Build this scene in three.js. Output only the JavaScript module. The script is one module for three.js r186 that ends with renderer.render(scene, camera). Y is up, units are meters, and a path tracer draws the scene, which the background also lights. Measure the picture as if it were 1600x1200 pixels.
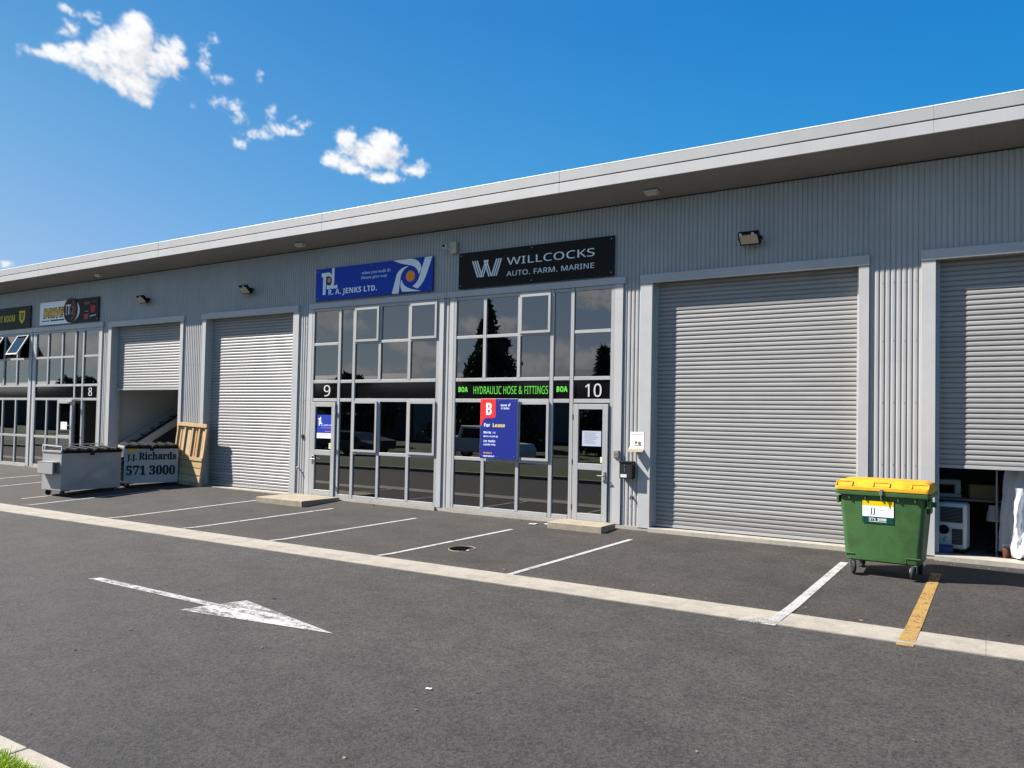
import * as THREE from 'three';
import { mergeGeometries, mergeVertices, toCreasedNormals } from 'three/addons/utils/BufferGeometryUtils.js';
import { RoundedBoxGeometry } from 'three/addons/geometries/RoundedBoxGeometry.js';
import { ImprovedNoise } from 'three/addons/math/ImprovedNoise.js';
import { FontLoader } from 'three/addons/loaders/FontLoader.js';
import { TextGeometry } from 'three/addons/geometries/TextGeometry.js';

// ------------------------------------------------------------------ camera, sky, sun, exposure
const scene = new THREE.Scene();
const camera = new THREE.PerspectiveCamera(53.07, 1024 / 768, 0.1, 3000);
camera.position.set(0, 2.1, 13.0816);
camera.rotation.order = 'YXZ';
camera.rotation.set(THREE.MathUtils.degToRad(1.5963), THREE.MathUtils.degToRad(31.6977), THREE.MathUtils.degToRad(1.1209));
camera.setViewOffset(1024, 768, 0, -15.17, 1024, 768);
camera.updateProjectionMatrix();

const EXPOSURE = 2.6;
const SUN = new THREE.Vector3(-2.1, 2.2, 1).normalize();
const renderer = new THREE.WebGLRenderer({ antialias: true });
renderer.setSize(1024, 768);
renderer.toneMapping = THREE.LinearToneMapping;
renderer.toneMappingExposure = EXPOSURE;
renderer.shadowMap.enabled = true;

const sun = new THREE.DirectionalLight(new THREE.Color().setRGB(1, 0.945, 0.87), 5);
sun.position.copy(SUN).multiplyScalar(60).add(new THREE.Vector3(-12, 0, 4));
sun.target.position.set(-12, 0, 4);
sun.castShadow = true;
sun.shadow.mapSize.set(4096, 4096);
Object.assign(sun.shadow.camera, { left: -30, right: 30, top: 25, bottom: -25, near: 1, far: 140 });
scene.add(sun, sun.target);

// random numbers and noise
function rng(seed) { let a = seed >>> 0; return () => { a = (a + 0x6d2b79f5) | 0; let t = Math.imul(a ^ (a >>> 15), 1 | a); t = (t + Math.imul(t ^ (t >>> 7), 61 | t)) ^ t; return ((t ^ (t >>> 14)) >>> 0) / 4294967296; }; }
const perlin = new ImprovedNoise();
const clamp = THREE.MathUtils.clamp, lerp = THREE.MathUtils.lerp, sstep = THREE.MathUtils.smoothstep;
function fbm(x, y, z, n) { let s = 0, a = 0.5, t = 0; for (let i = 0; i < n; i++) { s += a * perlin.noise(x, y, z + i * 7.3); t += a; a *= 0.55; x *= 2.03; y *= 2.03; } return s / t; }

// clear blue air with fair-weather cumulus all round: [azimuth, elevation, half width, half height, thickness] in degrees, azimuth 0 towards the building, positive to the east
const PUFFS = [[-58.74,22.99,1.99,1.76,1],[-60.79,22.27,2.17,0.94,1],[-62.60,21.91,1.56,0.61,0.9],[-56.97,22.78,1.56,1.35,1],[-58.56,21.16,1.53,1.13,1],[-63.94,21.74,1.06,0.32,0.75],[-58.59,24.41,1.22,0.86,1],[-60.02,21.44,1.71,0.81,0.95],[-56.12,23.58,0.67,0.89,0.8],[-57.87,20.33,0.82,0.54,0.8],
  [-62.37,23.36,0.68,0.49,0.5],[-61.24,24.33,0.83,0.35,0.45],[-62.56,24.51,0.44,0.28,0.42],[-54.14,23.28,0.50,0.99,0.52],[-53.15,22.25,0.78,0.39,0.5],[-53.69,24.61,0.35,0.34,0.42],[-65.10,21.50,0.23,0.39,0.45],[-63.00,22.96,0.34,0.35,0.45],[-52.47,20.89,0.88,0.44,0.46],[-51.85,20.06,0.60,0.48,0.46],[-53.56,20.85,0.39,0.31,0.38],[-50.56,22.86,0.32,0.39,0.34],[-54.87,20.25,0.23,0.31,0.34],
  [-49.62,20.59,0.45,0.81,0.62],[-48.89,19.74,1.25,0.49,0.62],[-50.54,19.17,1.07,0.37,0.58],[-51.64,18.62,0.61,0.61,0.6],[-47.58,20.26,0.84,0.37,0.52],
  [-42.51,18.67,2.56,1.11,1],[-44.39,19.66,0.78,0.84,0.85],[-41.79,19.71,1.32,0.85,1],[-45.35,18.14,0.95,0.72,0.9],[-43.78,17.67,1.58,0.52,0.9],[-39.58,17.83,1.35,0.52,0.8],[-41.45,17.24,1.52,0.44,0.9],[-40.27,19.04,0.62,0.60,0.75],[-38.74,18.27,0.54,0.52,0.6],[-65.35,9.00,0.46,0.27,0.7]];
{
  const r = rng(11);
  for (let k = 0; k < 64; k++) {                     // the rest of the round: banks of cumulus, which the shopfronts mirror
    const low = k < 17, az = low ? 192 + k * 4.2 + r() * 3 : 66 + r() * 212, el = low ? 2 + r() * 12 : 12 + r() * 36, w = low ? 1.6 + r() * 2.2 : 3 + r() * 4;
    if (Math.abs(az - 241) < 16 && el > 26) continue;
    for (let i = 0; i < 9; i++) PUFFS.push([az + (r() - 0.5) * w * 2.2, el + (r() - 0.35) * w * 0.7, w * (0.35 + r() * 0.5), w * (0.16 + r() * 0.22), 0.7 + r() * 0.3]);
  }
}
{
  const W = 4096, H = 2048, data = new Float32Array(W * H * 4), D = new Float32Array(W * H), Wt = new Float32Array(W * H);
  const pxd = 360 / W;
  const cell = new Map();
  for (const [az, el, ra, re, w] of PUFFS) {
    const ce = Math.cos(el * Math.PI / 180), rx = ra / ce;
    // columns run with atan2(z, x); azimuth a has x = sin a, z = -cos a
    const c0 = (az - 90) / pxd + W / 2, r0 = (el + 90) / pxd, m = 1.5;
    for (let row = Math.max(H / 2, Math.floor(r0 - re * m / pxd)); row <= Math.min(H - 1, r0 + re * m / pxd); row++)
      for (let cc = Math.floor(c0 - rx * m / pxd); cc <= c0 + rx * m / pxd; cc++) {
        const dx = (cc - c0) * pxd / rx, dy = (row - r0) * pxd / re, q = 1 - (dx * dx + dy * dy) / 1.0;
        const col = ((cc % W) + W) % W, at = row * W + col, v = w * (q > 0 ? q : q * 0.8);
        const old = D[at] === 0 ? -9 : D[at];
        if (v > old) Wt[at] = w;
        D[at] = Math.max(old, v) + (old > -0.6 && v > -0.6 ? 0.10 * Math.exp(-4 * Math.abs(old - v)) : 0);
      }
  }
  const sunAz = Math.atan2(SUN.x, -SUN.z) * 180 / Math.PI;
  const A = new Float32Array(W * H);
  for (let row = H / 2; row < H; row++) for (let col = 0; col < W; col++) {
    const at = row * W + col; if (D[at] === 0 || D[at] < -1.2) continue;
    const el = (row + 0.5) * pxd - 90, az = (col + 0.5 - W / 2) * pxd + 90, x = az * Math.cos(el * Math.PI / 180), y = el;
    const back = D[at];
    const thin = 1 - Wt[at], wx = fbm(x * 1.1, y * 1.1, 3.1, 5), wy = fbm(x * 1.1, y * 1.1, 9.7, 5);
    const n = fbm((x + wx * 0.9) * 1.25, (y + wy * 0.9) * 1.5, 1.7, 6), fine = fbm((x + wx * 0.5) * 4.2, (y + wy * 0.5) * 4.8, 6.1, 4);
    A[at] = back * (1.12 + thin * 0.5) + n * (1.25 + thin * 0.5) + fine * (0.26 + thin * 1.15) - thin * 0.08;
  }
  for (let row = 0; row < H; row++) for (let col = 0; col < W; col++) {
    const at = row * W + col, el = ((row + 0.5) / H - 0.5) * Math.PI, round = ((col + 0.5) / W - 0.5) * 2 * Math.PI;
    const dx = Math.cos(round) * Math.cos(el), dy = Math.sin(el), dz = Math.sin(round) * Math.cos(el);
    const up = Math.max(0, el * 180 / Math.PI), mu = dx * SUN.x + dy * SUN.y + dz * SUN.z;
    const e = up < 28 ? up : 28 + (up - 28) * 0.25;  // clear sky: deeper away from the sun and higher up
    let r = Math.max(0.012, Math.exp(-1.577 - 0.0984 * e + 2.374 * mu)), g = Math.exp(-0.552 - 0.0362 * e + 0.38 * mu), b = Math.exp(-0.122 - 0.0134 * e + 0.104 * mu);
    g += 0.24 * Math.exp(-up / 14) * sstep(mu, 0.5, 0.85); r = Math.min(r, 0.80 * g); g = Math.min(g, 0.95 * b);
    let a = A[at];
    if (a > 0 && row > H / 2) {
      const alpha = sstep(a, -0.04, 0.95 + 0.5 * (1 - Wt[at])) * lerp(1, 0.8, 1 - Wt[at]);
      const sx = Math.round(-7), sy = 9;              // towards the sun: a little to the west and up
      const at2 = Math.min(H - 1, row + sy) * W + ((col + sx + W) % W), lit = clamp(0.5 + (a - A[at2]) * 0.9, 0, 1);
      const thick = sstep(a, 0.55, 1.5);
      const s = lerp(0.84, 1.02, lit) * lerp(1.0, 0.84, thick * (1 - lit));
      r = lerp(r, s * 0.97, alpha); g = lerp(g, s * 0.985, alpha); b = lerp(b, s * 1.01, alpha);
    }
    data[at * 4] = r / EXPOSURE; data[at * 4 + 1] = g / EXPOSURE; data[at * 4 + 2] = b / EXPOSURE; data[at * 4 + 3] = 1;
  }
  const tex = new THREE.DataTexture(data, W, H, THREE.RGBAFormat, THREE.FloatType);
  tex.mapping = THREE.EquirectangularReflectionMapping; tex.magFilter = THREE.LinearFilter; tex.needsUpdate = true;
  scene.background = tex; scene.environment = tex;
}

// ------------------------------------------------------------------ textures
function lattice(seed, n) { const r = rng(seed), a = new Float32Array(n * n); for (let i = 0; i < a.length; i++) a[i] = r(); return a; }
function tiled(N, cells, seed) {                     // tiling value noise, one octave
  const L = lattice(seed, cells), out = new Float32Array(N * N);
  for (let y = 0; y < N; y++) { const fy = y / N * cells, y0 = Math.floor(fy), ty = fy - y0, sy = ty * ty * (3 - 2 * ty), ya = (y0 % cells) * cells, yb = ((y0 + 1) % cells) * cells;
    for (let x = 0; x < N; x++) { const fx = x / N * cells, x0 = Math.floor(fx), tx = fx - x0, sx = tx * tx * (3 - 2 * tx), xb = (x0 + 1) % cells;
      out[y * N + x] = lerp(lerp(L[ya + x0], L[ya + xb], sx), lerp(L[yb + x0], L[yb + xb], sx), sy); } }
  return out;
}
function octaves(N, list, seed) { const o = new Float32Array(N * N); let tot = 0; list.forEach(([c, a], i) => { const t = tiled(N, c, seed + i * 17); tot += a; for (let k = 0; k < o.length; k++) o[k] += t[k] * a; }); for (let k = 0; k < o.length; k++) o[k] /= tot; return o; }
const enc = (v) => { v = clamp(v, 0, 1); return Math.round(255 * (v <= 0.0031308 ? 12.92 * v : 1.055 * Math.pow(v, 1 / 2.4) - 0.055)); };
function texOf(N, f, color, rep = 1) {               // f(i) -> [r, g, b] linear, or a number
  const d = new Uint8Array(N * N * 4);
  for (let i = 0; i < N * N; i++) { const v = f(i, i % N, Math.floor(i / N)); for (let c = 0; c < 3; c++) { const q = Array.isArray(v) ? v[c] : v; d[i * 4 + c] = color ? enc(q) : Math.round(255 * clamp(q, 0, 1)); } d[i * 4 + 3] = 255; }
  const t = new THREE.DataTexture(d, N, N, THREE.RGBAFormat); t.wrapS = t.wrapT = THREE.RepeatWrapping; t.magFilter = THREE.LinearFilter; t.minFilter = THREE.LinearMipmapLinearFilter; t.generateMipmaps = true;
  if (color) t.colorSpace = THREE.SRGBColorSpace; t.repeat.set(rep, rep); t.needsUpdate = true; return t;
}
const again = (t, rep) => { const c = t.clone(); c.repeat.set(rep, rep); c.needsUpdate = true; return c; };
const aN = 1024, aFine = octaves(aN, [[340, 0.7], [170, 1], [96, 0.8], [512, 0.4]], 5), aMid = octaves(aN, [[6, 1], [17, 0.8], [48, 0.5]], 61);
const stoneR = rng(77), stone = new Float32Array(aN * aN).map(() => stoneR());
const asphaltColor = texOf(aN, (i) => { const s = stone[i]; let v = 0.58 + 1.55 * (aFine[i] - 0.5) + 0.35 * (aMid[i] - 0.5); if (s > 0.9965) v += 0.55; else if (s > 0.985) v += 0.22; else if (s < 0.02) v -= 0.16; v = Math.max(v, 0.15); return [v, v * 0.985, v * 0.965]; }, true, 1 / 2.2);
const asphaltBump = texOf(aN, (i) => aFine[i] + (stone[i] > 0.985 ? 0.2 : 0), false, 1 / 2.2);
const cN = 512, cA = octaves(cN, [[4, 1], [11, 0.8], [33, 0.6], [120, 0.5], [256, 0.5]], 21), cB = octaves(cN, [[3, 1], [9, 0.7], [26, 0.5]], 91);
const concreteColor = texOf(cN, (i) => { const v = 0.78 + 0.75 * (cA[i] - 0.5); return [v, v * (0.97 + 0.03 * cB[i]), v * (0.91 + 0.06 * cB[i])]; }, true, 1 / 1.3);
const concreteBump = texOf(cN, (i) => cA[i], false, 1 / 1.3);
const grimeColor = texOf(cN, (i, x, y) => { const v = 0.93 + 0.18 * (cB[i] - 0.5) + 0.10 * (cA[i] - 0.5); return [v, v * 0.997, v * 0.985]; }, true, 1 / 2.6);
const streak = octaves(cN, [[5, 1], [14, 0.7]], 141);
const panelColor = texOf(cN, (i, x, y) => { const st = cA[(Math.floor(y * 0.12) % cN) * cN + x], v = 0.93 + 0.16 * (st - 0.5) + 0.12 * (streak[i] - 0.5); return [v, v, v * 0.995]; }, true, 1 / 3.1);
const woodColor = texOf(cN, (i, x, y) => { const g = cA[(Math.floor(y * 0.05) % cN) * cN + (x * 3) % cN], v = 0.74 + 0.55 * (g - 0.5) + 0.3 * (cB[i] - 0.5); return [v, v * 0.93, v * 0.84]; }, true, 1 / 0.7);
const wearN = octaves(cN, [[9, 0.8], [40, 1], [128, 1], [256, 0.8]], 301);
const scuffAlpha = texOf(cN, (i, x, y) => { const tyre = cB[(Math.floor(x * 0.15) % cN) * cN + (y * 2) % cN]; return 0.30 + 0.64 * sstep(wearN[i] + 0.03 - Math.max(0, tyre - 0.64) * 0.9, 0.30, 0.46); }, false, 1 / 1.1);
const arrowAlpha = texOf(cN, (i, x, y) => { const st = cA[((Math.floor(y * 1.0)) % cN) * cN + (Math.floor(x * 0.10) % cN)]; return 0.18 + 0.82 * sstep(st * 0.75 + wearN[i] * 0.45, 0.50, 0.66); }, false, 1 / 1.9);
const smearAlpha = texOf(cN, (i) => sstep(wearN[i], 0.42, 0.6) * 0.6, false, 1 / 0.7);

const scuffColor = (() => { const t = canvasTex(512, 512, (x, w, h) => { x.fillStyle = '#f0f0ee'; x.fillRect(0, 0, w, h); const r = rng(66); for (let i = 0; i < 260; i++) { const a = r() * w, b = r() * h, q = r() < 0.6 ? 0.1 : 1.4, L = 8 + r() * 50; x.strokeStyle = r() < 0.5 ? 'rgba(255,255,255,0.5)' : 'rgba(150,148,138,0.35)'; x.lineWidth = 0.6 + r() * 1.6; x.beginPath(); x.moveTo(a, b); x.lineTo(a + Math.cos(q + r()) * L, b + Math.sin(q + r()) * L); x.stroke(); } for (let i = 0; i < 90; i++) { const g = r() * 40 + 160; x.fillStyle = 'rgba(' + (g | 0) + ',' + (g | 0) + ',' + ((g - 14) | 0) + ',0.16)'; x.beginPath(); x.ellipse(r() * w, r() * h, 6 + r() * 40, 4 + r() * 60, r() * 3, 0, 7); x.fill(); } }); t.wrapS = t.wrapT = THREE.RepeatWrapping; t.repeat.set(0.8, 0.8); return t; })();
function canvasTex(w, h, draw) { const c = document.createElement('canvas'); c.width = w; c.height = h; draw(c.getContext('2d'), w, h); const t = new THREE.CanvasTexture(c); t.colorSpace = THREE.SRGBColorSpace; t.magFilter = THREE.LinearFilter; return t; }

// ------------------------------------------------------------------ materials
const rgb = (r, g, b) => new THREE.Color().setRGB(r, g, b);
const std = (name, c, rough = 0.6, more = {}) => { const m = new THREE.MeshStandardMaterial({ color: rgb(...c), roughness: rough, metalness: 0, ...more }); m.name = name; return m; };
const phys = (name, c, rough, more) => { const m = new THREE.MeshPhysicalMaterial({ color: rgb(...c), roughness: rough, ...more }); m.name = name; return m; };
const M = {
  cladding: std('painted steel cladding', [0.338, 0.3338, 0.3318], 0.5, { map: panelColor, side: THREE.DoubleSide }),
  trim: std('painted flashing', [0.416, 0.4139, 0.416], 0.45, { map: grimeColor }),
  frame: std('aluminium joinery', [0.3484, 0.3505, 0.3536], 0.4, { map: grimeColor }),
  fascia: std('pale fascia steel', [0.405, 0.40, 0.405], 0.55, { map: panelColor }),
  gutter: std('pale gutter steel', [0.345, 0.345, 0.348], 0.55, { map: panelColor }),
  rim: std('bright rim', [0.75, 0.75, 0.75], 0.4),
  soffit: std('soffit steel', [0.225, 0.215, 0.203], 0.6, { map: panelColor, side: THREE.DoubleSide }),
  roller: [0.262, 0.272, 0.252, 0.235, 0.215].map((v, i) => std('roller steel ' + i, [v, v * 0.99, v * 0.985], 0.45, { map: again(grimeColor, 1 / (1.7 + i * 0.6)), side: THREE.DoubleSide })),
  dark: std('dark gap', [0.02135, 0.02135, 0.02277], 0.8),
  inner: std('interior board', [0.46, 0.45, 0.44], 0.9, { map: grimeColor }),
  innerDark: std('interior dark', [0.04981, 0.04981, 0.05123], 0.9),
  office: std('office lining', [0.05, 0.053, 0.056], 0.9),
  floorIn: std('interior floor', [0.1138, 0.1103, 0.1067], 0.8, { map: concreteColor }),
  glass: phys('tinted glass', [0.04, 0.085, 0.095], 0.0, { transmission: 1, thickness: 0, ior: 2.35 }),
  spandrel: phys('black spandrel glass', [0.004269, 0.004269, 0.004981], 0.08, { specularIntensity: 0.6 }),
  asphalt: std('asphalt', [0.0525, 0.0485, 0.0452], 0.9, { map: asphaltColor, bumpMap: asphaltBump, bumpScale: 0.007, vertexColors: true }),
  concrete: std('concrete', [0.315, 0.288, 0.252], 0.85, { map: concreteColor, bumpMap: concreteBump, bumpScale: 0.003 }),
  plinth: std('painted plinth', [0.3985, 0.37, 0.3273], 0.8, { map: concreteColor }),
  white: std('road paint', [0.3441, 0.3367, 0.3274], 0.75, { alphaMap: scuffAlpha, transparent: true }),
  smear: std('smeared road paint', [0.37, 0.37, 0.37], 0.75, { alphaMap: smearAlpha, transparent: true }),
  yellowLine: std('yellow road paint', [0.2852, 0.1748, 0.0506], 0.75, { alphaMap: scuffAlpha, transparent: true }),
  black: phys('black plastic', [0.008, 0.008, 0.0085], 0.6, { specularIntensity: 0.3 }),
  rubber: std('rubber', [0.01423, 0.01423, 0.01423], 0.8),
  steel: std('zinc steel', [0.2988, 0.2988, 0.2988], 0.35, { metalness: 0.7 }),
  cream: std('cream plastic', [0.4412, 0.4127, 0.3415], 0.5),
  whitePlastic: std('white plastic', [0.5265, 0.5265, 0.5194], 0.4),
  paper: std('paper', [0.5692, 0.5692, 0.5692], 0.9),
  pine: [[0.57, 0.41, 0.22], [0.52, 0.37, 0.19], [0.60, 0.46, 0.27]].map((c, i) => std('pine ' + i, c, 0.75, { map: again(woodColor, 1 / (0.6 + 0.17 * i)) })),
  pineDark: std('pine dark', [0.3558, 0.2277, 0.1067], 0.8, { map: woodColor }),
};

// ------------------------------------------------------------------ helpers
const names = new Map();
function numbered(n) { const k = names.get(n) ?? 0; names.set(n, k + 1); return k ? n + '_' + String(k).padStart(3, '0') : n; }
function metric(g) {                                  // uv in metres from the dominant axis of each face
  g = g.index ? g.toNonIndexed() : g;
  const p = g.attributes.position, uv = new Float32Array(p.count * 2), a = new THREE.Vector3(), b = new THREE.Vector3(), c = new THREE.Vector3();
  for (let i = 0; i < p.count; i += 3) {
    a.fromBufferAttribute(p, i); b.fromBufferAttribute(p, i + 1); c.fromBufferAttribute(p, i + 2);
    const n = b.clone().sub(a).cross(c.clone().sub(a)), ax = Math.abs(n.x), ay = Math.abs(n.y), az = Math.abs(n.z);
    [a, b, c].forEach((v, k) => { const [s, t] = ay >= ax && ay >= az ? [v.x, v.z] : ax >= az ? [v.z, v.y] : [v.x, v.y]; uv[(i + k) * 2] = s; uv[(i + k) * 2 + 1] = t; });
  }
  g.setAttribute('uv', new THREE.BufferAttribute(uv, 2));
  if (!g.attributes.normal) g.computeVertexNormals();
  return g;
}
const box = (x0, x1, y0, y1, z0, z1) => new THREE.BoxGeometry(Math.abs(x1 - x0), Math.abs(y1 - y0), Math.abs(z1 - z0)).translate((x0 + x1) / 2, (y0 + y1) / 2, (z0 + z1) / 2);
const rbox = (x0, x1, y0, y1, z0, z1, r = 0.008, s = 2) => new RoundedBoxGeometry(Math.abs(x1 - x0), Math.abs(y1 - y0), Math.abs(z1 - z0), s, Math.min(r, Math.abs(x1 - x0) / 2.05, Math.abs(y1 - y0) / 2.05, Math.abs(z1 - z0) / 2.05)).translate((x0 + x1) / 2, (y0 + y1) / 2, (z0 + z1) / 2);
const cyl = (r0, r1, h, n = 20) => new THREE.CylinderGeometry(r0, r1, h, n);
function joined(gs) { return gs.length === 1 ? metric(gs[0]) : mergeGeometries(gs.map((g) => { g = metric(g); for (const k of Object.keys(g.attributes)) if (!['position', 'normal', 'uv'].includes(k)) g.deleteAttribute(k); return g; })); }
function put(name, gs, mat, parent, keepUv) {         // one named mesh; geometry in the parent's axes
  const g = keepUv ? gs : joined([].concat(gs)), o = new THREE.Mesh(g, mat);
  o.name = parent ? name : numbered(name); o.castShadow = o.receiveShadow = true;
  (parent ?? scene).add(o); return o;
}
function tag(o, label, category, group) { o.userData.label = label; o.userData.category = category; if (group) o.userData.group = group; return o; }
function thing(name, [x, y, z], turn, label, category, group) { const o = new THREE.Group(); o.name = numbered(name); o.position.set(x, y, z); o.rotation.y = turn; scene.add(o); return tag(o, label, category, group); }
function sub(name, parent) { const o = new THREE.Group(); o.name = name; parent.add(o); return o; }
function setting(o) { o.userData.kind = 'structure'; return o; }
function copyOf(root, [x, y, z], turn, label) { const r = root.clone(); r.userData = { ...root.userData, label }; r.name = numbered(root.name.replace(/_\d+$/, '')); r.position.set(x, y, z); r.rotation.y = turn; scene.add(r); return r; }
function loft(sections, capA = true, capB = true) {   // sections: arrays of [x, y, z], equal counts, counter-clockwise seen from above when going up
  const n = sections[0].length, pos = [], idx = [];
  for (const s of sections) for (const p of s) pos.push(...p);
  for (let k = 0; k + 1 < sections.length; k++) for (let i = 0; i < n; i++) { const a = k * n + i, b = k * n + (i + 1) % n, c = a + n, d = b + n; idx.push(a, c, b, b, c, d); }
  const cap = (k, flip) => { const s = sections[k], c = [0, 0, 0]; s.forEach((p) => p.forEach((v, j) => c[j] += v / n)); const at = pos.length / 3; pos.push(...c); for (let i = 0; i < n; i++) { const a = k * n + i, b = k * n + (i + 1) % n; flip ? idx.push(at, a, b) : idx.push(at, b, a); } };
  if (capA) cap(0, true); if (capB) cap(sections.length - 1, false);
  const g = new THREE.BufferGeometry(); g.setAttribute('position', new THREE.Float32BufferAttribute(pos, 3)); g.setIndex(idx);
  return toCreasedNormals(g.toNonIndexed(), 0.6);
}
function ring(w, d, r, y, cx = 0, cz = 0, seg = 5) {  // rounded rectangle at height y
  const out = [];
  for (const [sx, sz, a0] of [[1, 1, 0], [-1, 1, 1], [-1, -1, 2], [1, -1, 3]]) for (let i = 0; i <= seg; i++) { const a = (a0 + i / seg) * Math.PI / 2; out.push([cx + sx * (w / 2 - r) + r * Math.cos(a), y, cz + sz * (d / 2 - r) + r * Math.sin(a)]); }
  return out;
}
function tube(points, r, n = 8, seg = 24, closed = false) { return new THREE.TubeGeometry(new THREE.CatmullRomCurve3(points.map((p) => new THREE.Vector3(...p)), closed, 'catmullrom', 0.2), seg, r, n, closed); }
function bar(a, b, w, h) {                            // square bar between two points
  const A = new THREE.Vector3(...a), B = new THREE.Vector3(...b), d = B.clone().sub(A), g = new THREE.BoxGeometry(w, h, d.length());
  const m = new THREE.Matrix4().lookAt(B, A, new THREE.Vector3(0, 1, 0)); m.setPosition(A.add(B).multiplyScalar(0.5)); return g.applyMatrix4(m);
}
function canvas(w, h, draw) { const c = document.createElement('canvas'); c.width = w; c.height = h; const x = c.getContext('2d'); draw(x, w, h); const t = new THREE.CanvasTexture(c); t.colorSpace = THREE.SRGBColorSpace; t.magFilter = THREE.LinearFilter; return t; }
function print(name, tex, x0, x1, y0, y1, z, parent, rough = 0.5, more = {}) { // printed face, looking towards +z
  const m = new THREE.MeshPhysicalMaterial({ map: tex, roughness: rough, specularIntensity: 0.45, ...more }); m.name = name + ' print';
  return put(name, new THREE.PlaneGeometry(x1 - x0, y1 - y0).translate((x0 + x1) / 2, (y0 + y1) / 2, z), m, parent, true);
}
function wide(x, text, px, y, w, font) { x.save(); x.font = font; const s = w / x.measureText(text).width; x.translate(px, y); x.scale(s, 1); x.fillText(text, 0, 0); x.restore(); }
const fonts = {};
for (const f of ['sans_bold', 'sans_regular', 'serif_bold']) fonts[f] = await new FontLoader().loadAsync('fonts/droid/droid_' + f + '.typeface.json');
function letters(text, font, x0, x1, y0, y1, z, depth = 0.004, bold = 0) { // text fitted to a rectangle, facing +z
  const g = new TextGeometry(text, { font: fonts[font], size: 1, depth: 0.1, curveSegments: 6, bevelEnabled: bold > 0, bevelSize: bold, bevelThickness: 0.02, bevelSegments: 1 }); g.computeBoundingBox(); const b = g.boundingBox;
  return g.translate(-b.min.x, -b.min.y, 0).scale((x1 - x0) / (b.max.x - b.min.x), (y1 - y0) / (b.max.y - b.min.y), depth / 0.1).translate(x0, y0, z);
}

// ------------------------------------------------------------------ ground
const zb = (x) => 4.04 - 0.0138 * x, zf = (x) => 4.61 - 0.0195 * x;
const yw = (x) => 0.17 + Math.max(0, -10 - x) * 0.008;
const yLot = (x, z) => Math.max(0, yw(x) * (1 - Math.max(z, -0.1) / zb(x)));
function sheet(xs, zs, fy, fz, fc, hole) {
  const pos = [], col = [], uv = [], idx = [], nx = xs.length;
  zs.forEach((z0) => xs.forEach((x) => { const z = fz ? fz(x, z0) : z0; pos.push(x, fy(x, z), z); uv.push(x, z); const c = fc ? fc(x, z) : [1, 1, 1]; col.push(...c); }));
  for (let j = 0; j + 1 < zs.length; j++) for (let i = 0; i + 1 < nx; i++) { if (hole && hole((xs[i] + xs[i + 1]) / 2, (zs[j] + zs[j + 1]) / 2)) continue; const a = j * nx + i, b = a + 1, c = a + nx, d = c + 1; idx.push(a, c, b, b, c, d); }
  const g = new THREE.BufferGeometry(); g.setAttribute('position', new THREE.Float32BufferAttribute(pos, 3)); g.setAttribute('uv', new THREE.Float32BufferAttribute(uv, 2)); g.setAttribute('color', new THREE.Float32BufferAttribute(col, 3)); g.setIndex(idx); g.computeVertexNormals(); return g;
}
const span = (a, b, step) => { const n = Math.max(1, Math.round((b - a) / step)); return Array.from({ length: n + 1 }, (_, i) => a + (b - a) * i / n); };
const earth = std('earth and grass', [0.05337, 0.0676, 0.02846], 0.95, { map: concreteColor });
setting(put('ground', new THREE.PlaneGeometry(2400, 2400).rotateX(-Math.PI / 2).translate(0, -0.12, 0), earth));
const mid = (x, z) => 0.95 + 0.26 * fbm(x * 0.32, z * 0.5, 2.2, 4) + 0.16 * fbm(x * 1.6, z * 1.9, 8.8, 3);
setting(put('road', sheet(span(-60, 24, 0.3), [0, ...span(0.04, 1, 0.055)], () => 0, (x, t) => lerp(zf(x) - 0.02, 10.66, t), (x, z) => { const t = mid(x, z), n = sstep(z, 7, 10.6); return [t * lerp(1, 0.76, n), t * lerp(1, 0.76, n), t * lerp(1, 0.77, n)]; }), M.asphalt, null, true));
const lotXs = [...span(-60, -30, 0.5), ...span(-30, -7.36, 0.1).slice(1), ...span(-7.36, -6.82, 0.09).slice(1), ...span(-6.82, 6, 0.1).slice(1), ...span(6, 24, 0.5).slice(1)], lotZs = [-0.3, ...span(0, 2.78, 0.1), ...span(2.78, 3.26, 0.12).slice(1), ...span(3.26, 3.86, 0.1).slice(1), 4];
const inHole = (x, z) => x > -7.36 && x < -6.82 && z > 2.78 && z < 3.26;
const dripR = rng(23), drips = Array.from({ length: 60 }, () => [-30 + dripR() * 34, 0.9 + dripR() * 2.6, 0.08 + dripR() * 0.22, 0.1 + dripR() * 0.28]);
const lotTone = (x, z) => { const t = mid(x + 40, z + 9), dust = Math.max(0, fbm(x * 0.7, z * 1.1, 4.4, 4)) * (1.1 - 0.18 * z), oil = Math.max(0, fbm(x * 0.45, z * 0.6, 14.4, 3) - 0.16) * 1.3; const v = t * 0.98 + dust * 0.4 - oil * 0.8; let k = 1; for (const [dx, dz, R, a] of drips) { const q = ((x - dx) ** 2 + (z - dz) ** 2) / (R * R); if (q < 4) k -= a * Math.exp(-q); } const grit = 0.28 * Math.exp(-Math.max(0, zb(x) - z) / 0.12) + 0.3 * Math.exp(-Math.max(0, z) / 0.18); const u = v * k * (1 + grit) * 0.84; return [u * 1.07, u * 0.985, u * 0.92]; };
const lot = setting(put('parking_lot', sheet(lotXs, lotZs, yLot, (x, z) => (z > 3.9 ? zb(x) + 0.02 : z), lotTone, inHole), M.asphalt, null, true));
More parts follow.
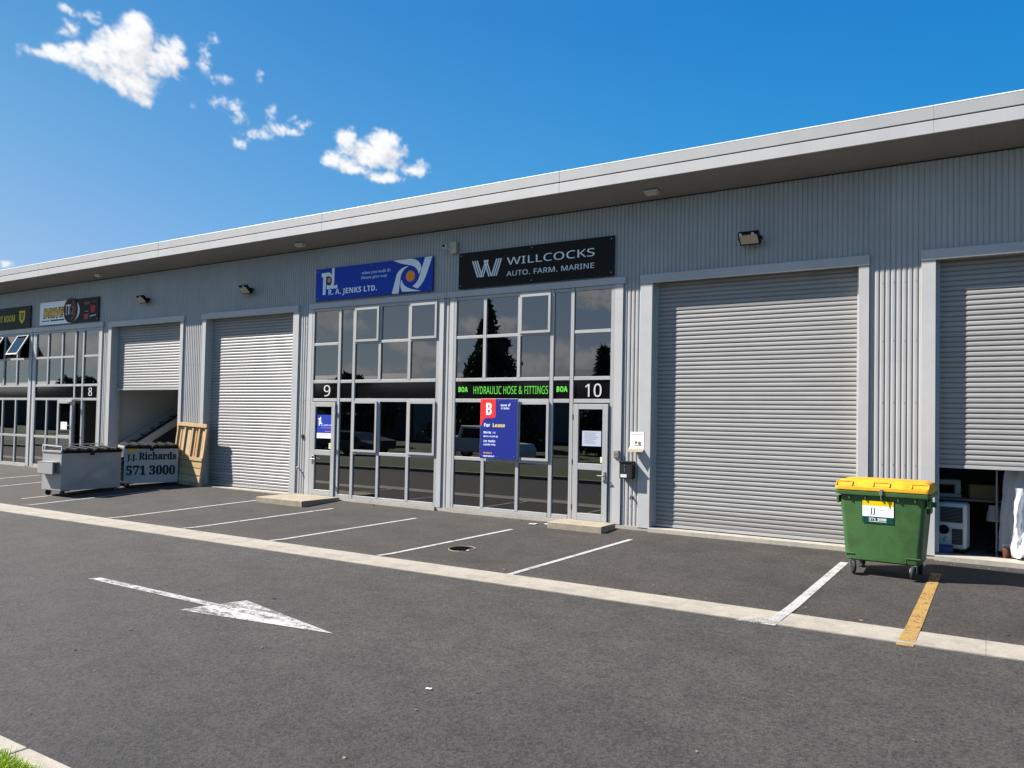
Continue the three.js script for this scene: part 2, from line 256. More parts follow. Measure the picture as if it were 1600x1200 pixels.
{ // sunken drain in the third bay
  const cx = -7.09, cz = 3.02, s = new THREE.Shape(); s.moveTo(-0.27, -0.24); s.lineTo(0.27, -0.24); s.lineTo(0.27, 0.24); s.lineTo(-0.27, 0.24);
  const h = new THREE.Path(); h.absarc(0, 0, 0.215, 0, Math.PI * 2, true); s.holes.push(h);
  const y = yLot(cx, cz), tilt = Math.atan2(yw(cx), zb(cx));
  const g = new THREE.ShapeGeometry(s, 24).rotateX(-Math.PI / 2).rotateX(tilt).translate(cx, y, cz); g.setAttribute('color', new THREE.Float32BufferAttribute(new Float32Array(g.attributes.position.count * 3).fill(0.85), 3));
  put('asphalt_patch', g, M.asphalt, lot, true);
  const t = thing('drain', [cx, y, cz], 0, 'sunken round drain in the asphalt between white bay lines', 'drain');
  put('drain_wall', new THREE.CylinderGeometry(0.215, 0.2, 0.12, 28, 1, true).translate(0, -0.06, 0), std('rusty iron', [0.06404, 0.04412, 0.03415], 0.8, { side: THREE.DoubleSide }), t);
  put('drain_cover', [cyl(0.2, 0.2, 0.02, 28).translate(0, -0.09, 0), ...[-0.12, -0.06, 0, 0.06, 0.12].map((x) => box(x - 0.012, x + 0.012, -0.08, -0.068, -0.14, 0.14))], std('cast iron', [0.075, 0.06, 0.05], 0.7), t);
  put('rim', new THREE.TorusGeometry(0.212, 0.011, 6, 32).rotateX(Math.PI / 2 + tilt), std('iron rim', [0.14, 0.105, 0.085], 0.7), t);
  put('stone', new THREE.DodecahedronGeometry(0.035).scale(1.3, 0.8, 1).translate(0.05, -0.045, -0.1), M.concrete, t); put('stone', new THREE.DodecahedronGeometry(0.022).translate(-0.1, -0.06, -0.02), M.concrete, t);
}
{ // flush concrete edge between the lot and the road, cast in lengths
  const k = new THREE.Group(); k.name = numbered('kerb'); setting(k); scene.add(k); const r = rng(4);
  for (let x = -60; x < 24; x += 3) {
    const a = x + 0.0015, b = x + 2.9985, g = new THREE.BufferGeometry(), y = 0.008 + r() * 0.004, V = [[a, zb(a)], [b, zb(b)], [b, zf(b)], [a, zf(a)]];
    g.copy(box(0, 1, -0.15, y, 0, 1)); const p = g.attributes.position;
    for (let i = 0; i < p.count; i++) { const px = lerp(a, b, p.getX(i)); p.setXYZ(i, px, p.getY(i), lerp(zb(px), zf(px), p.getZ(i))); }
    put('kerb_slab', g, M.concrete, k);
  }
}
function painted(name, pts, mat, lift = 0.006) { // flat paint following the ground, from corner points [x, z]
  const g = new THREE.BufferGeometry(), xs = pts.map((p) => p[0]), pos = [], uv = [], [A, B, C, D] = pts, n = 12, idx = [];
  for (let i = 0; i <= n; i++) for (const [P, Q] of [[A, D], [B, C]]) { const x = lerp(P[0], Q[0], i / n), z = lerp(P[1], Q[1], i / n), kerb = z > zb(x) - 0.01 && z < zf(x) + 0.01 ? 0.011 : 0; pos.push(x, yLot(x, z) + lift + kerb, z); uv.push(x, z); }
  for (let i = 0; i < n; i++) { const a = i * 2; idx.push(a, a + 1, a + 2, a + 1, a + 3, a + 2); }
  g.setAttribute('position', new THREE.Float32BufferAttribute(pos, 3)); g.setAttribute('uv', new THREE.Float32BufferAttribute(uv, 2)); g.setIndex(idx); g.computeVertexNormals();
  if (g.attributes.normal.getY(0) < 0) { g.setIndex(idx.reverse()); g.computeVertexNormals(); }
  return setting(put(name, g, mat, null, true));
}
for (const [x0, z0, x1, z1] of [[-14.8, 4.26, -14.24, 0.94], [-12.5, 4.24, -11.9, 1.02], [-10.2, 4.2, -9.61, 1.04], [-7.85, 4.15, -7.33, 1.13], [-5.53, 4.1, -5.1, 0.92], [-18.13, 4.28, -17.75, 1.2], [-19.3, 3.7, -18.9, 1.0], [-22.35, 3.9, -22.0, 1.3], [-24.4, 3.9, -23.8, 1.0], [-26.9, 3.9, -26.2, 1.0]])
  painted('bay_line', [[x0 - 0.042, z0], [x0 + 0.042, z0], [x1 + 0.042, z1], [x1 - 0.042, z1]], M.white);
painted('bay_line', [[-2.005, 4.69], [-1.885, 4.69], [-1.70, 0.95], [-1.81, 0.95]], M.white);
painted('paint_smear', [[-2.3, 4.73], [-1.88, 4.72], [-1.86, 4.2], [-1.98, 4.2]], M.smear, 0.010);
painted('yellow_line', [[-0.745, 4.71], [-0.595, 4.71], [-0.515, 1.04], [-0.64, 1.04]], M.yellowLine);
{ // direction arrow on the road
  const s = new THREE.Shape(); [[-9.63, 7.565], [-7.28, 7.575], [-7.36, 7.87], [-5.38, 7.58], [-7.13, 7.17], [-7.23, 7.46], [-9.57, 7.435]].forEach(([x, z], i) => (i ? s.lineTo(x, -z) : s.moveTo(x, -z)));
  const g = new THREE.ShapeGeometry(s).rotateX(-Math.PI / 2).translate(0, 0.006, 0), p = g.attributes.position, uv = []; for (let i = 0; i < p.count; i++) uv.push(p.getX(i), p.getZ(i)); g.setAttribute('uv', new THREE.Float32BufferAttribute(uv, 2));
  const worn = M.white.clone(); worn.alphaMap = arrowAlpha; worn.name = 'worn road paint'; setting(put('road_arrow', g, worn, null, true));
}

// ------------------------------------------------------------------ the building
const B = new THREE.Group(); B.name = 'warehouse_building'; scene.add(B);
tag(B, 'long grey corrugated steel warehouse with glazed shopfronts and roller doors', 'building');
const tilt = (x) => 0.0025 * (x + 10), XL = -44, XR = 9;
function lean(g) { const p = g.attributes.position; for (let i = 0; i < p.count; i++) p.setY(i, p.getY(i) + tilt(p.getX(i))); return g; }
const PITCH = 0.0765, PROFILE = [[0, 0], [0.28, 0], [0.36, -0.002], [0.42, -0.010], [0.46, -0.0125], [0.54, -0.0125], [0.60, -0.009], [0.70, -0.0015]];
function corrugated(x0, x1, lo, hi) {                // sheet in x and y with narrow valleys, lo/hi: height as a function of x
  const xs = [x0]; const zs = [];
  for (let k = Math.floor(x0 / PITCH); k * PITCH < x1; k++) for (const [t] of PROFILE) { const x = (k + t) * PITCH; if (x > x0 && x < x1) xs.push(x); }
  xs.push(x1);
  const depth = (x) => { const t = x / PITCH - Math.floor(x / PITCH); for (let i = 0; i < PROFILE.length; i++) { const a = PROFILE[i], b = PROFILE[i + 1] ?? [1, 0]; if (t <= b[0]) return lerp(a[1], b[1], (t - a[0]) / (b[0] - a[0])); } return 0; };
  const pos = [], uv = [], idx = [];
  xs.forEach((x) => { for (const y of [lo(x), hi(x)]) { pos.push(x, y, depth(x)); uv.push(x, y); } });
  for (let i = 0; i + 1 < xs.length; i++) { const a = i * 2; idx.push(a, a + 2, a + 1, a + 1, a + 2, a + 3); }
  const g = new THREE.BufferGeometry(); g.setAttribute('position', new THREE.Float32BufferAttribute(pos, 3)); g.setAttribute('uv', new THREE.Float32BufferAttribute(uv, 2)); g.setIndex(idx); g.computeVertexNormals(); return g;
}
const base = (x) => (x < -18.3 ? 0.33 : 0.25), HEAD = 4.66, TOP = 6.16;
const OPEN = [[-30.4, -26.62, 'w'], [-26.28, -22.62, 'w'], [-22.02, -18.76, 'g'], [-17.67, -14.36, 'g'], [-13.70, -9.92, 'w'], [-9.53, -5.87, 'w'], [-5.13, -1.71, 'g'], [-0.65, 2.75, 'g']];
{ // cladding and what is behind it
  const panelR = rng(71); M.claddings = [1, 0.955, 1.03].map((k) => { const m = M.cladding.clone(); m.color.multiplyScalar(k); return m; });
  for (let x = -44.1; x < XR; x += 3.06) put('wall_panel', corrugated(x, Math.min(XR, x + 3.0595), () => HEAD + 0.02, (q) => TOP + tilt(q)), M.claddings[Math.floor(panelR() * 3)], B, true);
  let x = XL;
  for (const [a, b] of [...OPEN, [XR, XR]]) { if (a > x) { put('wall_panel', corrugated(x, a, () => base((x + a) / 2) - 0.02, () => HEAD + 0.02), M.cladding, B, true); put('wall_lining', box(x + 0.02, a - 0.02, 0.1, HEAD, -0.3, -0.04), M.inner, B); } x = b; }
  put('wall_lining', box(XL, XR, HEAD + 0.005, TOP, -0.3, -0.045), M.inner, B);
  { // screw heads along the girts
    const one = cyl(0.0065, 0.0075, 0.005, 6).rotateX(Math.PI / 2), gs = [];
    const row = (a, b, y) => { for (let k = Math.ceil(a / PITCH / 2); k * PITCH * 2 < b; k++) gs.push(one.clone().translate(k * PITCH * 2 + 0.1 * PITCH, y + ((k * 7) % 5 - 2) * 0.002, 0.002)); };
    for (const y of [4.9, 5.45, 5.98]) row(-31, 4, y);
    let q = -31; for (const [a, b] of OPEN) { if (a > q) for (const y of [0.6, 1.55, 2.5, 3.45, 4.35]) row(q + 0.05, a - 0.05, y); q = b; }
    put('screws', gs, M.steel, B).userData.kind = 'stuff';
  }
  x = XL; for (const [a, b, k] of [...OPEN, [XR, XR, 'e']]) { if (a > x) put('plinth', box(x, a, yw((x + a) / 2) - 0.1, base((x + a) / 2) - 0.02, -0.2, 0.02), M.plinth, B); if (b > a) put('plinth', box(a, b, yw((a + b) / 2) - 0.1, base((a + b) / 2) - (k === 'g' ? 0.015 : 0.005), -0.3, k === 'g' ? 0.10 : 0.06), M.plinth, B); x = b; }
  // inside
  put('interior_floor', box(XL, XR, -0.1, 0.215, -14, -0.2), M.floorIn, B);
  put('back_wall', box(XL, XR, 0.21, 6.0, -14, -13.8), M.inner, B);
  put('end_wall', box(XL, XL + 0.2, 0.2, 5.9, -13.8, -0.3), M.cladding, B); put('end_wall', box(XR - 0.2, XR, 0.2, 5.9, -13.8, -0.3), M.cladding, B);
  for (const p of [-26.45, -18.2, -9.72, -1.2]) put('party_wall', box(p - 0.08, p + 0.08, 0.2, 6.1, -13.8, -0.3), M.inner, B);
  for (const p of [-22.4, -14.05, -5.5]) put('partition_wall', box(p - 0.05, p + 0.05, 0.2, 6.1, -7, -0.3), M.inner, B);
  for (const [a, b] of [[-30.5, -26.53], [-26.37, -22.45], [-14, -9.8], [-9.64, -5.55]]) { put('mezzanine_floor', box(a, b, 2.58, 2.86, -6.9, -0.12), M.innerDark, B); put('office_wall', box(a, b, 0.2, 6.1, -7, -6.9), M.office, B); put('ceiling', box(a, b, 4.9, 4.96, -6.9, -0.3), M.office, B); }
  put('roof', [lean(new THREE.ExtrudeGeometry(new THREE.Shape([[-0.765, 6.345], [-0.765, 6.60], [14.1, 5.95], [14.1, 5.8], [0.05, 6.18]].map((p) => new THREE.Vector2(...p))), { depth: XR - XL, bevelEnabled: false }).rotateY(Math.PI / 2).translate(XL, 0, 0))], M.gutter, B);
}
{ // eave: soffit, fascia in lengths, gutter, rims
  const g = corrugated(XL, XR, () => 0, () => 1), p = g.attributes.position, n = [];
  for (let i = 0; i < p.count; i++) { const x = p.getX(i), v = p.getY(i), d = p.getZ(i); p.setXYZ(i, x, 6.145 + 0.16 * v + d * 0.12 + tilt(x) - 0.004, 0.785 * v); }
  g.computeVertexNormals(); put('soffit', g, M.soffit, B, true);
  put('closure_strip', lean(box(XL, XR, 6.118, 6.15, -0.03, 0.004)), M.dark, B); put('eave_trim', lean(box(XL, XR, 6.062, 6.068, 0.001, 0.006)), M.cladding, B);
  put('dark_joint', lean(box(XL, XR, 6.30, 6.6, 0.757, 0.766)), M.dark, B);
  for (let x = -48.8; x < XR; x += 6.02) {
    const a = Math.max(XL, x + 0.001), b = Math.min(XR, x + 6.019); if (b <= a) continue;
    put('fascia', lean(rbox(a, b, 6.268, 6.452, 0.765, 0.80, 0.006)), M.fascia, B);
    put('gutter', lean(rbox(a, b, 6.472, 6.655, 0.770, 0.797, 0.006)), M.gutter, B);
    put('gutter_rim', lean(rbox(a, b, 6.650, 6.672, 0.760, 0.800, 0.008)), M.rim, B);
  }
}
// header flashings and garage jambs
function flashing(x0, x1, y0, y1, z1 = 0.035) { put('flashing', rbox(x0, x1, y0, y1, -0.03, z1, 0.004, 1), M.trim, B); }
for (const [a, b] of [[-34.5, -26.47], [-26.462, -22.45]]) flashing(a, b, 4.665, 4.81, 0.04);
for (const [a, b] of [[-13.82, -9.73], [-9.722, -5.65]]) flashing(a, b, 4.665, 4.79, 0.04);
for (const [a, b] of [[-22.22, -18.59], [-17.87, -14.17], [-5.37, -1.555], [-0.85, 2.95]]) flashing(a, b, 4.632, 4.79, 0.045);
for (const [a, b] of [[-22.18, -22.02], [-18.76, -18.63], [-17.82, -17.67], [-14.36, -14.16], [-5.36, -5.13], [-1.71, -1.56], [-0.84, -0.65], [2.75, 2.9]]) put('door_jamb', rbox(a, b, base(a) - 0.03, 4.634, -0.22, 0.03, 0.004, 1), M.trim, B);
for (const [a, b] of [[-5.868, -5.70], [-13.83, -13.702], [-9.918, -9.80], [-9.64, -9.532], [-22.618, -22.5], [-26.40, -26.282], [-26.618, -26.5]]) put('window_jamb', rbox(a, b, base(a) - 0.015, 4.664, -0.08, 0.025, 0.004, 1), M.trim, B);

// roller doors: every slat of the curtain
function rollerDoor(x0, x1, y0, y1, seed, z = -0.175) {
  const d = sub('roller_door', B), w = x1 - x0 - 0.04, P = 0.0765, prof = [];
  for (const [t, q] of [[0, 0], [0.03, 0.004], [0.12, 0.0145], [0.2, 0.0185], [0.32, 0.020], [0.5, 0.0202], [0.68, 0.019], [0.82, 0.0155], [0.93, 0.008], [1, 0]]) prof.push([t * P, q]);
  const pos = [], uv = [], idx = [];
  prof.forEach(([y, q]) => { for (const x of [-w / 2, w / 2]) { pos.push(x, y, q); uv.push(x + seed * 3.7, y + seed); } });
  for (let i = 0; i + 1 < prof.length; i++) { const a = i * 2; idx.push(a, a + 1, a + 2, a + 1, a + 3, a + 2); }
  const variants = [0, 1, 2].map((k) => { const g = new THREE.BufferGeometry(); g.setAttribute('position', new THREE.Float32BufferAttribute(pos, 3)); g.setAttribute('uv', new THREE.Float32BufferAttribute(uv.map((v, i) => v + (i % 2 ? k * 0.37 : k * 0.9)), 2)); g.setIndex(idx); g.computeVertexNormals(); return g; });
  const r = rng(seed + 50);
  for (let y = y0 + 0.05, i = 0; y < y1; y += P, i++) { const k = Math.floor(r() * 3), o = put('slat', variants[k], M.roller[y0 < 0.5 && i < 2 ? 4 : y0 < 0.5 && i < 5 && r() < 0.7 ? 3 : Math.floor(r() * r() * 3)], d, true); o.position.set((x0 + x1) / 2, y, z + (r() - 0.5) * 0.002); }
  put('bottom_bar', rbox(x0 + 0.02, x1 - 0.02, y0, y0 + 0.05, z - 0.012, z + 0.026, 0.006, 1), M.frame, d);
  for (const [a, b] of [[x0, x0 + 0.045], [x1 - 0.045, x1]]) put('guide', box(a, b, base(x0), y1, z - 0.02, z + 0.03), M.trim, d);
  put('curtain_roll', cyl(0.21, 0.21, x1 - x0, 20).rotateZ(Math.PI / 2).translate((x0 + x1) / 2, 4.92, z - 0.26), M.roller[0], d);
  return d;
}
rollerDoor(-22.02, -18.76, 2.77, 4.68, 1); rollerDoor(-17.67, -14.36, 0.255, 4.68, 2); rollerDoor(-5.13, -1.71, 0.25, 4.68, 3); rollerDoor(-0.65, 2.75, 1.52, 4.68, 4);

// shopfronts
const PANE = new THREE.BoxGeometry(1, 1, 1);
function shopfront(x0, w, mirrored, opt) {
  const S = sub('shopfront', B), k = w / 3.66, y0 = base(x0 + 1), r = rng(Math.round(-x0 * 100));
  const X = (a, b) => { const p = mirrored ? [x0 + w - b * k, x0 + w - a * k] : [x0 + a * k, x0 + b * k]; return p; };
  const post = (a, b, lo, hi, f = 0.022) => put('mullion', rbox(...X(a, b), lo, hi, -0.06, f, 0.004, 1), M.frame, S);
  const rail = (a, b, lo, hi) => put('transom', rbox(...X(a, b), lo, hi, -0.056, 0.018, 0.004, 1), M.frame, S);
  const T = { sill: [y0, y0 + 0.075], t4: [1.265, 1.335], t3: [2.462, 2.535], t2: [2.893, 2.962], t1: [3.783, 3.845], head: [4.595, 4.66] };
  const pane = (a, b, lo, hi, mat = M.glass, z = -0.015) => { const [p, q] = X(a, b), o = new THREE.Mesh(PANE, mat); o.name = 'pane'; o.castShadow = o.receiveShadow = true; o.position.set((p + q) / 2, (lo + hi) / 2, z); o.scale.set(q - p + 0.02, hi - lo + 0.02, 0.008); o.rotation.set((r() - 0.5) * 0.007, (r() - 0.5) * 0.007, 0); S.add(o); return o; };
  post(0, 0.06, y0, 4.66); post(3.595, 3.66, y0, 4.66); post(2.315, 2.39, y0, 4.66); post(2.755, 2.828, y0, 4.66);
  for (const [a, b] of [[0.742, 0.815], [1.567, 1.636]]) { post(a, b, y0 + 0.05, 2.47); post(a, b, 2.95, 4.6); }
  for (const [lo, hi] of [T.head, T.t2, T.t3]) for (const [a, b] of [[0.07, 2.3], [2.4, 2.745], [2.84, 3.59]]) rail(a, b, lo, hi);
  rail(0.07, 2.3, ...T.t1); rail(2.84, 3.59, ...T.t1); rail(0.07, 2.3, ...T.t4); rail(0.07, 2.3, ...T.sill); rail(2.4, 2.745, ...T.sill);
  const cols = [[0.07, 0.73], [0.83, 1.56], [1.645, 2.3], [2.4, 2.745], [2.84, 3.59]];
  const rows = [[3.85, 4.585, 'top'], [2.97, 3.78, 'upper'], [1.345, 2.455, 'lower'], [y0 + 0.075, 1.255, 'bottom']];
  cols.forEach(([a, b], c) => {
    if (c === 3) { pane(a, b, 2.97, 4.585); pane(a, b, 2.545, 2.885, M.spandrel); pane(a, b, y0 + 0.075, 2.455); return; }
    rows.forEach(([lo, hi, n]) => {
      if (c === 4 && (n === 'lower' || n === 'bottom')) return;
      const sash = opt.sash?.includes(n + c), open = opt.open?.includes(n + c);
      if (!sash && !open) { pane(a, b, lo, hi); return; }
      const [p, q] = X(a, b), sg = sub('window_sash', S), e = 0.05;
      const bars = joined([box(p - 0.02, q + 0.02, lo - 0.02, lo + e - 0.02, 0, 0.03), box(p - 0.02, q + 0.02, hi - e + 0.02, hi + 0.02, 0, 0.03), box(p - 0.02, p + e - 0.02, lo + e - 0.02, hi - e + 0.02, 0, 0.03), box(q - e + 0.02, q + 0.02, lo + e - 0.02, hi - e + 0.02, 0, 0.03)].map((g) => g.translate(-(p + q) / 2, -hi, 0)));
      const f = new THREE.Mesh(bars, M.frame); f.name = 'window_sash'; f.castShadow = f.receiveShadow = true; S.remove(sg); S.add(f); f.position.set((p + q) / 2, hi, 0.023); 
      const gl = pane(a, b, lo, hi, M.glass, 0.037);
      if (open) { f.rotation.x = -0.5; gl.position.set((p + q) / 2, hi - Math.cos(0.5) * (hi - lo) / 2, 0.05 + Math.sin(0.5) * (hi - lo) / 2); gl.rotation.set(-0.5, 0, 0); }
    });
  });
  pane(0.07, 2.3, 2.545, 2.885, M.spandrel); pane(2.84, 3.59, 2.545, 2.885, M.spandrel);
  if (opt.door) {
    const st = 0.11 / k, a = 2.855, b = 3.575, lo = y0 + 0.012, hi = 2.44, z0 = -0.02, z1 = 0.052, [p, q] = X(a, b);
    const D = (x0, x1, y0, y1) => rbox(...X(x0, x1), y0, y1, z0, z1, 0.005, 1);
    put('door_frame', [D(a, a + st, lo, hi), D(b - st, b, lo, hi), D(a + st, b - st, hi - 0.1, hi), D(a + st, b - st, 1.205, 1.325), D(a + st, b - st, lo, lo + 0.13)], M.frame, S);
    pane(a + st, b - st, 1.325, hi - 0.1, M.glass, 0.014); pane(a + st, b - st, lo + 0.13, 1.205, M.glass, 0.014);
    const hx = X(b - 0.05, b - 0.05)[0], dir = mirrored ? 1 : -1;
    put('door_handle', [rbox(hx - 0.02, hx + 0.02, 1.0, 1.19, z1 - 0.002, z1 + 0.012, 0.006), cyl(0.011, 0.011, 0.05, 10).rotateX(Math.PI / 2).translate(hx, 1.11, z1 + 0.03), rbox(Math.min(hx, hx + dir * 0.13), Math.max(hx, hx + dir * 0.13), 1.099, 1.121, z1 + 0.045, z1 + 0.064, 0.008)], M.steel, S);
    put('threshold', box(p - 0.02, q + 0.02, y0 - 0.01, y0 + 0.01, -0.06, 0.06), M.frame, S);
    put('hinge', [0.5, 1.35, 2.2].map((y) => { const h = X(a - 0.012, a - 0.012)[0]; return cyl(0.012, 0.012, 0.1, 8).translate(h, y, z1); }), M.steel, S);
  }
  return { S, X };
}
const f7 = shopfront(-30.4, 3.78, true, { door: true, open: ['top2', 'top0'] }).S;
const f8 = shopfront(-26.28, 3.66, false, {}).S;
const f9 = shopfront(-13.70, 3.78, true, { door: true, sash: ['top2', 'top0', 'lower2', 'lower0'] }).S;
const f10 = shopfront(-9.53, 3.66, false, { door: true, sash: ['top2', 'lower2'] }).S;
{ // unit 8's door stands open
  const a = -24.62, b = -23.78, lo = 0.36, hi = 2.46, z0 = 0.09, z1 = 0.15, D = (x0, x1, y0, y1) => rbox(x0, x1, y0, y1, z0, z1, 0.005, 1);
  put('door_frame', [D(a, a + 0.1, lo, hi), D(b - 0.1, b, lo, hi), D(a + 0.1, b - 0.1, hi - 0.1, hi), D(a + 0.1, b - 0.1, 1.28, 1.38), D(a + 0.1, b - 0.1, lo, lo + 0.13)], M.frame, f8);
  for (const [y0, y1] of [[1.38, hi - 0.1], [lo + 0.13, 1.28]]) { const o = new THREE.Mesh(PANE, M.glass); o.name = 'pane'; o.position.set((a + b) / 2, (y0 + y1) / 2, 0.12); o.scale.set(b - a - 0.18, y1 - y0 + 0.02, 0.008); f8.add(o); }
  put('door_closer', [rbox(-24.0, -23.72, 2.40, 2.46, 0.15, 0.2, 0.008), bar([-23.75, 2.46, 0.18], [-23.48, 2.5, 0.06], 0.03, 0.02)], M.frame, f8);
  put('door_handle', [cyl(0.011, 0.011, 0.06, 10).rotateX(Math.PI / 2).translate(-23.83, 1.68, 0.17), rbox(-24.0, -23.82, 1.67, 1.69, 0.185, 0.2, 0.006)], M.steel, f8);
  put('inner_door', [rbox(-23.3, -22.75, 0.34, 2.45, -1.05, -1.0, 0.01), rbox(-23.2, -22.85, 1.4, 2.2, -1.0, -0.98, 0.01)], std('brown door', [0.07115, 0.03202, 0.01281], 0.5), f8);
}
put('house_number', letters('8', 'sans_regular', -23.19, -22.99, 2.60, 2.85, -0.008), M.whitePlastic, f8);
put('house_number', letters('9', 'sans_regular', -13.3, -13.09, 2.585, 2.85, -0.006), M.whitePlastic, f9);
put('house_number', letters('10', 'sans_regular', -6.46, -6.12, 2.575, 2.825, -0.006), M.whitePlastic, f10);
const limeMat = std('lime vinyl', [0.0925, 0.5123, 0.03202], 0.5);
put('lettering', letters('BOA', 'sans_bold', -9.40, -9.16, 2.672, 2.782, -0.004, 0.004, 0.03), limeMat, f10);
put('lettering', letters('HYDRAULIC HOSE & FITTINGS', 'sans_regular', -9.02, -7.26, 2.632, 2.79, -0.006), limeMat, f10);
put('lettering', letters('BOA', 'sans_bold', -7.07, -6.83, 2.668, 2.778, -0.004, 0.004, 0.03), limeMat, f10);
{ // stair in unit 8's garage, along its west wall, and a few interior pieces
  const s = sub('staircase', B), A = [-22.28, 1.25, -0.9], Z = [-22.28, 3.4, -4.4];
  for (const x of [-22.24, -21.4]) put('stringer', bar([x, 1.02, -0.35], [x, 3.62, -4.75], 0.05, 0.2), std('pale stair steel', [0.42, 0.41, 0.40], 0.5), s);
  for (let i = 0; i < 13; i++) put('tread', box(-22.21, -21.43, 1.05 + i * 0.19, 1.085 + i * 0.19, -0.45 - i * 0.321, -0.75 - i * 0.321), M.innerDark, s);
  const us = new THREE.Shape([[0.35, 0.22], [0.35, 0.9], [4.75, 3.5], [4.75, 0.22]].map((p) => new THREE.Vector2(...p)));
  put('understair_panel', new THREE.ExtrudeGeometry(us, { depth: 0.03, bevelEnabled: false }).rotateY(Math.PI / 2).translate(-22.27, 0, 0), M.innerDark, s);
  put('door_control', rbox(-22.3, -22.22, 1.75, 1.9, -0.42, -0.36, 0.01), M.black, B);
  put('partition_panel', rbox(-12.9, -12.2, 0.22, 2.5, -1.3, -1.25, 0.01), std('pale partition', [0.2988, 0.3202, 0.3344], 0.7), B);
  for (const [x, w] of [[-8.9, 0.5], [-8.2, 0.55], [-7.6, 0.35]]) put('window_blind', rbox(x, x + w, 0.3, 1.15, -0.5, -0.47, 0.01), std('blind', [0.1423, 0.1779, 0.2135], 0.7), B);
}

// ------------------------------------------------------------------ signs on the wall
function signBoard(name, x0, x1, y0, y1, z, label, tex, edge, depth = 0.03) {
  const t = thing(name, [(x0 + x1) / 2, y0, z], 0, label, 'sign'), w = (x1 - x0) / 2, h = y1 - y0;
  put('board', rbox(-w, w, 0, h, 0, depth, 0.004, 1), edge, t);
  print('face', tex, -w + 0.004, w - 0.004, 0.004, h - 0.004, depth + 0.002, t, 0.6);
  put('fixing', [[-w + 0.06, 0.06], [w - 0.06, 0.06], [-w + 0.06, h - 0.06], [w - 0.06, h - 0.06], [0, 0.05], [0, h - 0.05]].map(([x, y]) => cyl(0.011, 0.013, 0.008, 8).rotateX(Math.PI / 2).translate(x, y, depth + 0.005)), M.steel, t);
  return t;
}
const navy = std('navy board', [0.008538, 0.0249, 0.1565], 0.4), blackBoard = std('black board', [0.005692, 0.005692, 0.006404], 0.4);
{
  const tex = canvas(1400, 300, (x, w, h) => {
    x.fillStyle = '#0b3aa2'; x.fillRect(0, 0, w, h);
    x.fillStyle = '#e6eaec'; const poly = (pts) => { x.beginPath(); pts.forEach((p, i) => (i === 0 ? x.moveTo(p[0], p[1]) : p.length === 2 ? x.lineTo(p[0], p[1]) : x.quadraticCurveTo(...p))); x.closePath(); x.fill(); };
    poly([[74, 40], [160, 38], [205, 40, 212, 92], [200, 96], [190, 74, 160, 74], [132, 76], [130, 248], [94, 248], [94, 78], [74, 78]]);
    poly([[208, 2], [240, 2], [240, 130], [238, 158, 226, 165], [280, 165], [280, 197], [144, 197], [142, 150], [160, 168, 190, 160], [208, 150, 208, 120]]);
    x.fillStyle = '#2b2a33'; x.beginPath(); x.ellipse(172, 113, 33, 37, 0, 0, 7); x.fill(); x.fillStyle = '#e0955c'; x.beginPath(); x.ellipse(173, 113, 21, 24, 0, 0, 7); x.fill();
    x.fillStyle = '#e6eaec';
    poly([[946, 297], [996, 134], [1030, 66, 1134, 62], [1085, 88], [1052, 120, 1046, 146], [1024, 300]]);
    poly([[952, 0], [1150, 0], [1262, 10, 1276, 98], [1245, 148], [1240, 90, 1168, 62], [1046, 35]]);
    poly([[1314, 1], [1394, 1], [1333, 150], [1296, 240, 1234, 270], [1179, 246], [1238, 216, 1254, 165]]);
    poly([[1057, 178], [1070, 236, 1157, 266], [1284, 294], [1068, 287], [1036, 250, 1046, 195]]);
    x.fillStyle = '#ee8c3c'; x.beginPath(); x.ellipse(1154, 154, 51, 50, 0, 0, 7); x.fill();
    x.fillStyle = '#eef1f3'; wide(x, 'R. A. JENKS LTD.', 160, 252, 615, 'bold 70px sans-serif');
    x.fillStyle = '#cfd8e6'; wide(x, 'when you walk fit', 580, 92, 345, 'italic bold 34px serif'); wide(x, 'Please give way  \u2192', 572, 136, 352, 'italic bold 34px serif');
  });
  const t = signBoard('company_sign', -13.6, -10.1, 4.845, 5.60, 0.02, 'blue company sign with white swirl logo and orange hub above shopfront nine', tex, navy);
  put('edge_strip', box(-1.775, -1.752, 0, 0.755, -0.002, 0.034), M.trim, t);
}
{
  const tex = canvas(1400, 300, (x, w, h) => {
    x.fillStyle = '#0a0a0b'; x.fillRect(0, 0, w, h); x.strokeStyle = '#dfe1e3'; x.lineWidth = 17; x.lineJoin = 'miter';
    x.save(); x.beginPath(); x.rect(120, 75, 320, 142); x.clip(); x.lineWidth = 13;
    for (const o of [0, 22, 44]) { x.beginPath(); x.moveTo(132 + o, 60); x.lineTo(196 + o, 230); x.stroke(); }
    for (const o of [0, 22]) { x.beginPath(); x.moveTo(212 + o, 230); x.lineTo(268 + o, 78); x.stroke(); }
    for (const o of [0, 22]) { x.beginPath(); x.moveTo(250 + o, 78); x.lineTo(306 + o, 230); x.stroke(); }
    for (const o of [0, 22, 44]) { x.beginPath(); x.moveTo(320 + o, 230); x.lineTo(378 + o, 60); x.stroke(); }
    x.restore();
    x.fillStyle = '#e6e8ea'; wide(x, 'WILLCOCKS', 468, 138, 780, '84px sans-serif'); wide(x, 'AUTO. FARM. MARINE', 468, 230, 776, '56px sans-serif');
  });
  signBoard('company_sign', -9.42, -5.88, 4.825, 5.575, 0.02, 'wide black company sign with striped white W logo above shopfront ten', tex, blackBoard);
}
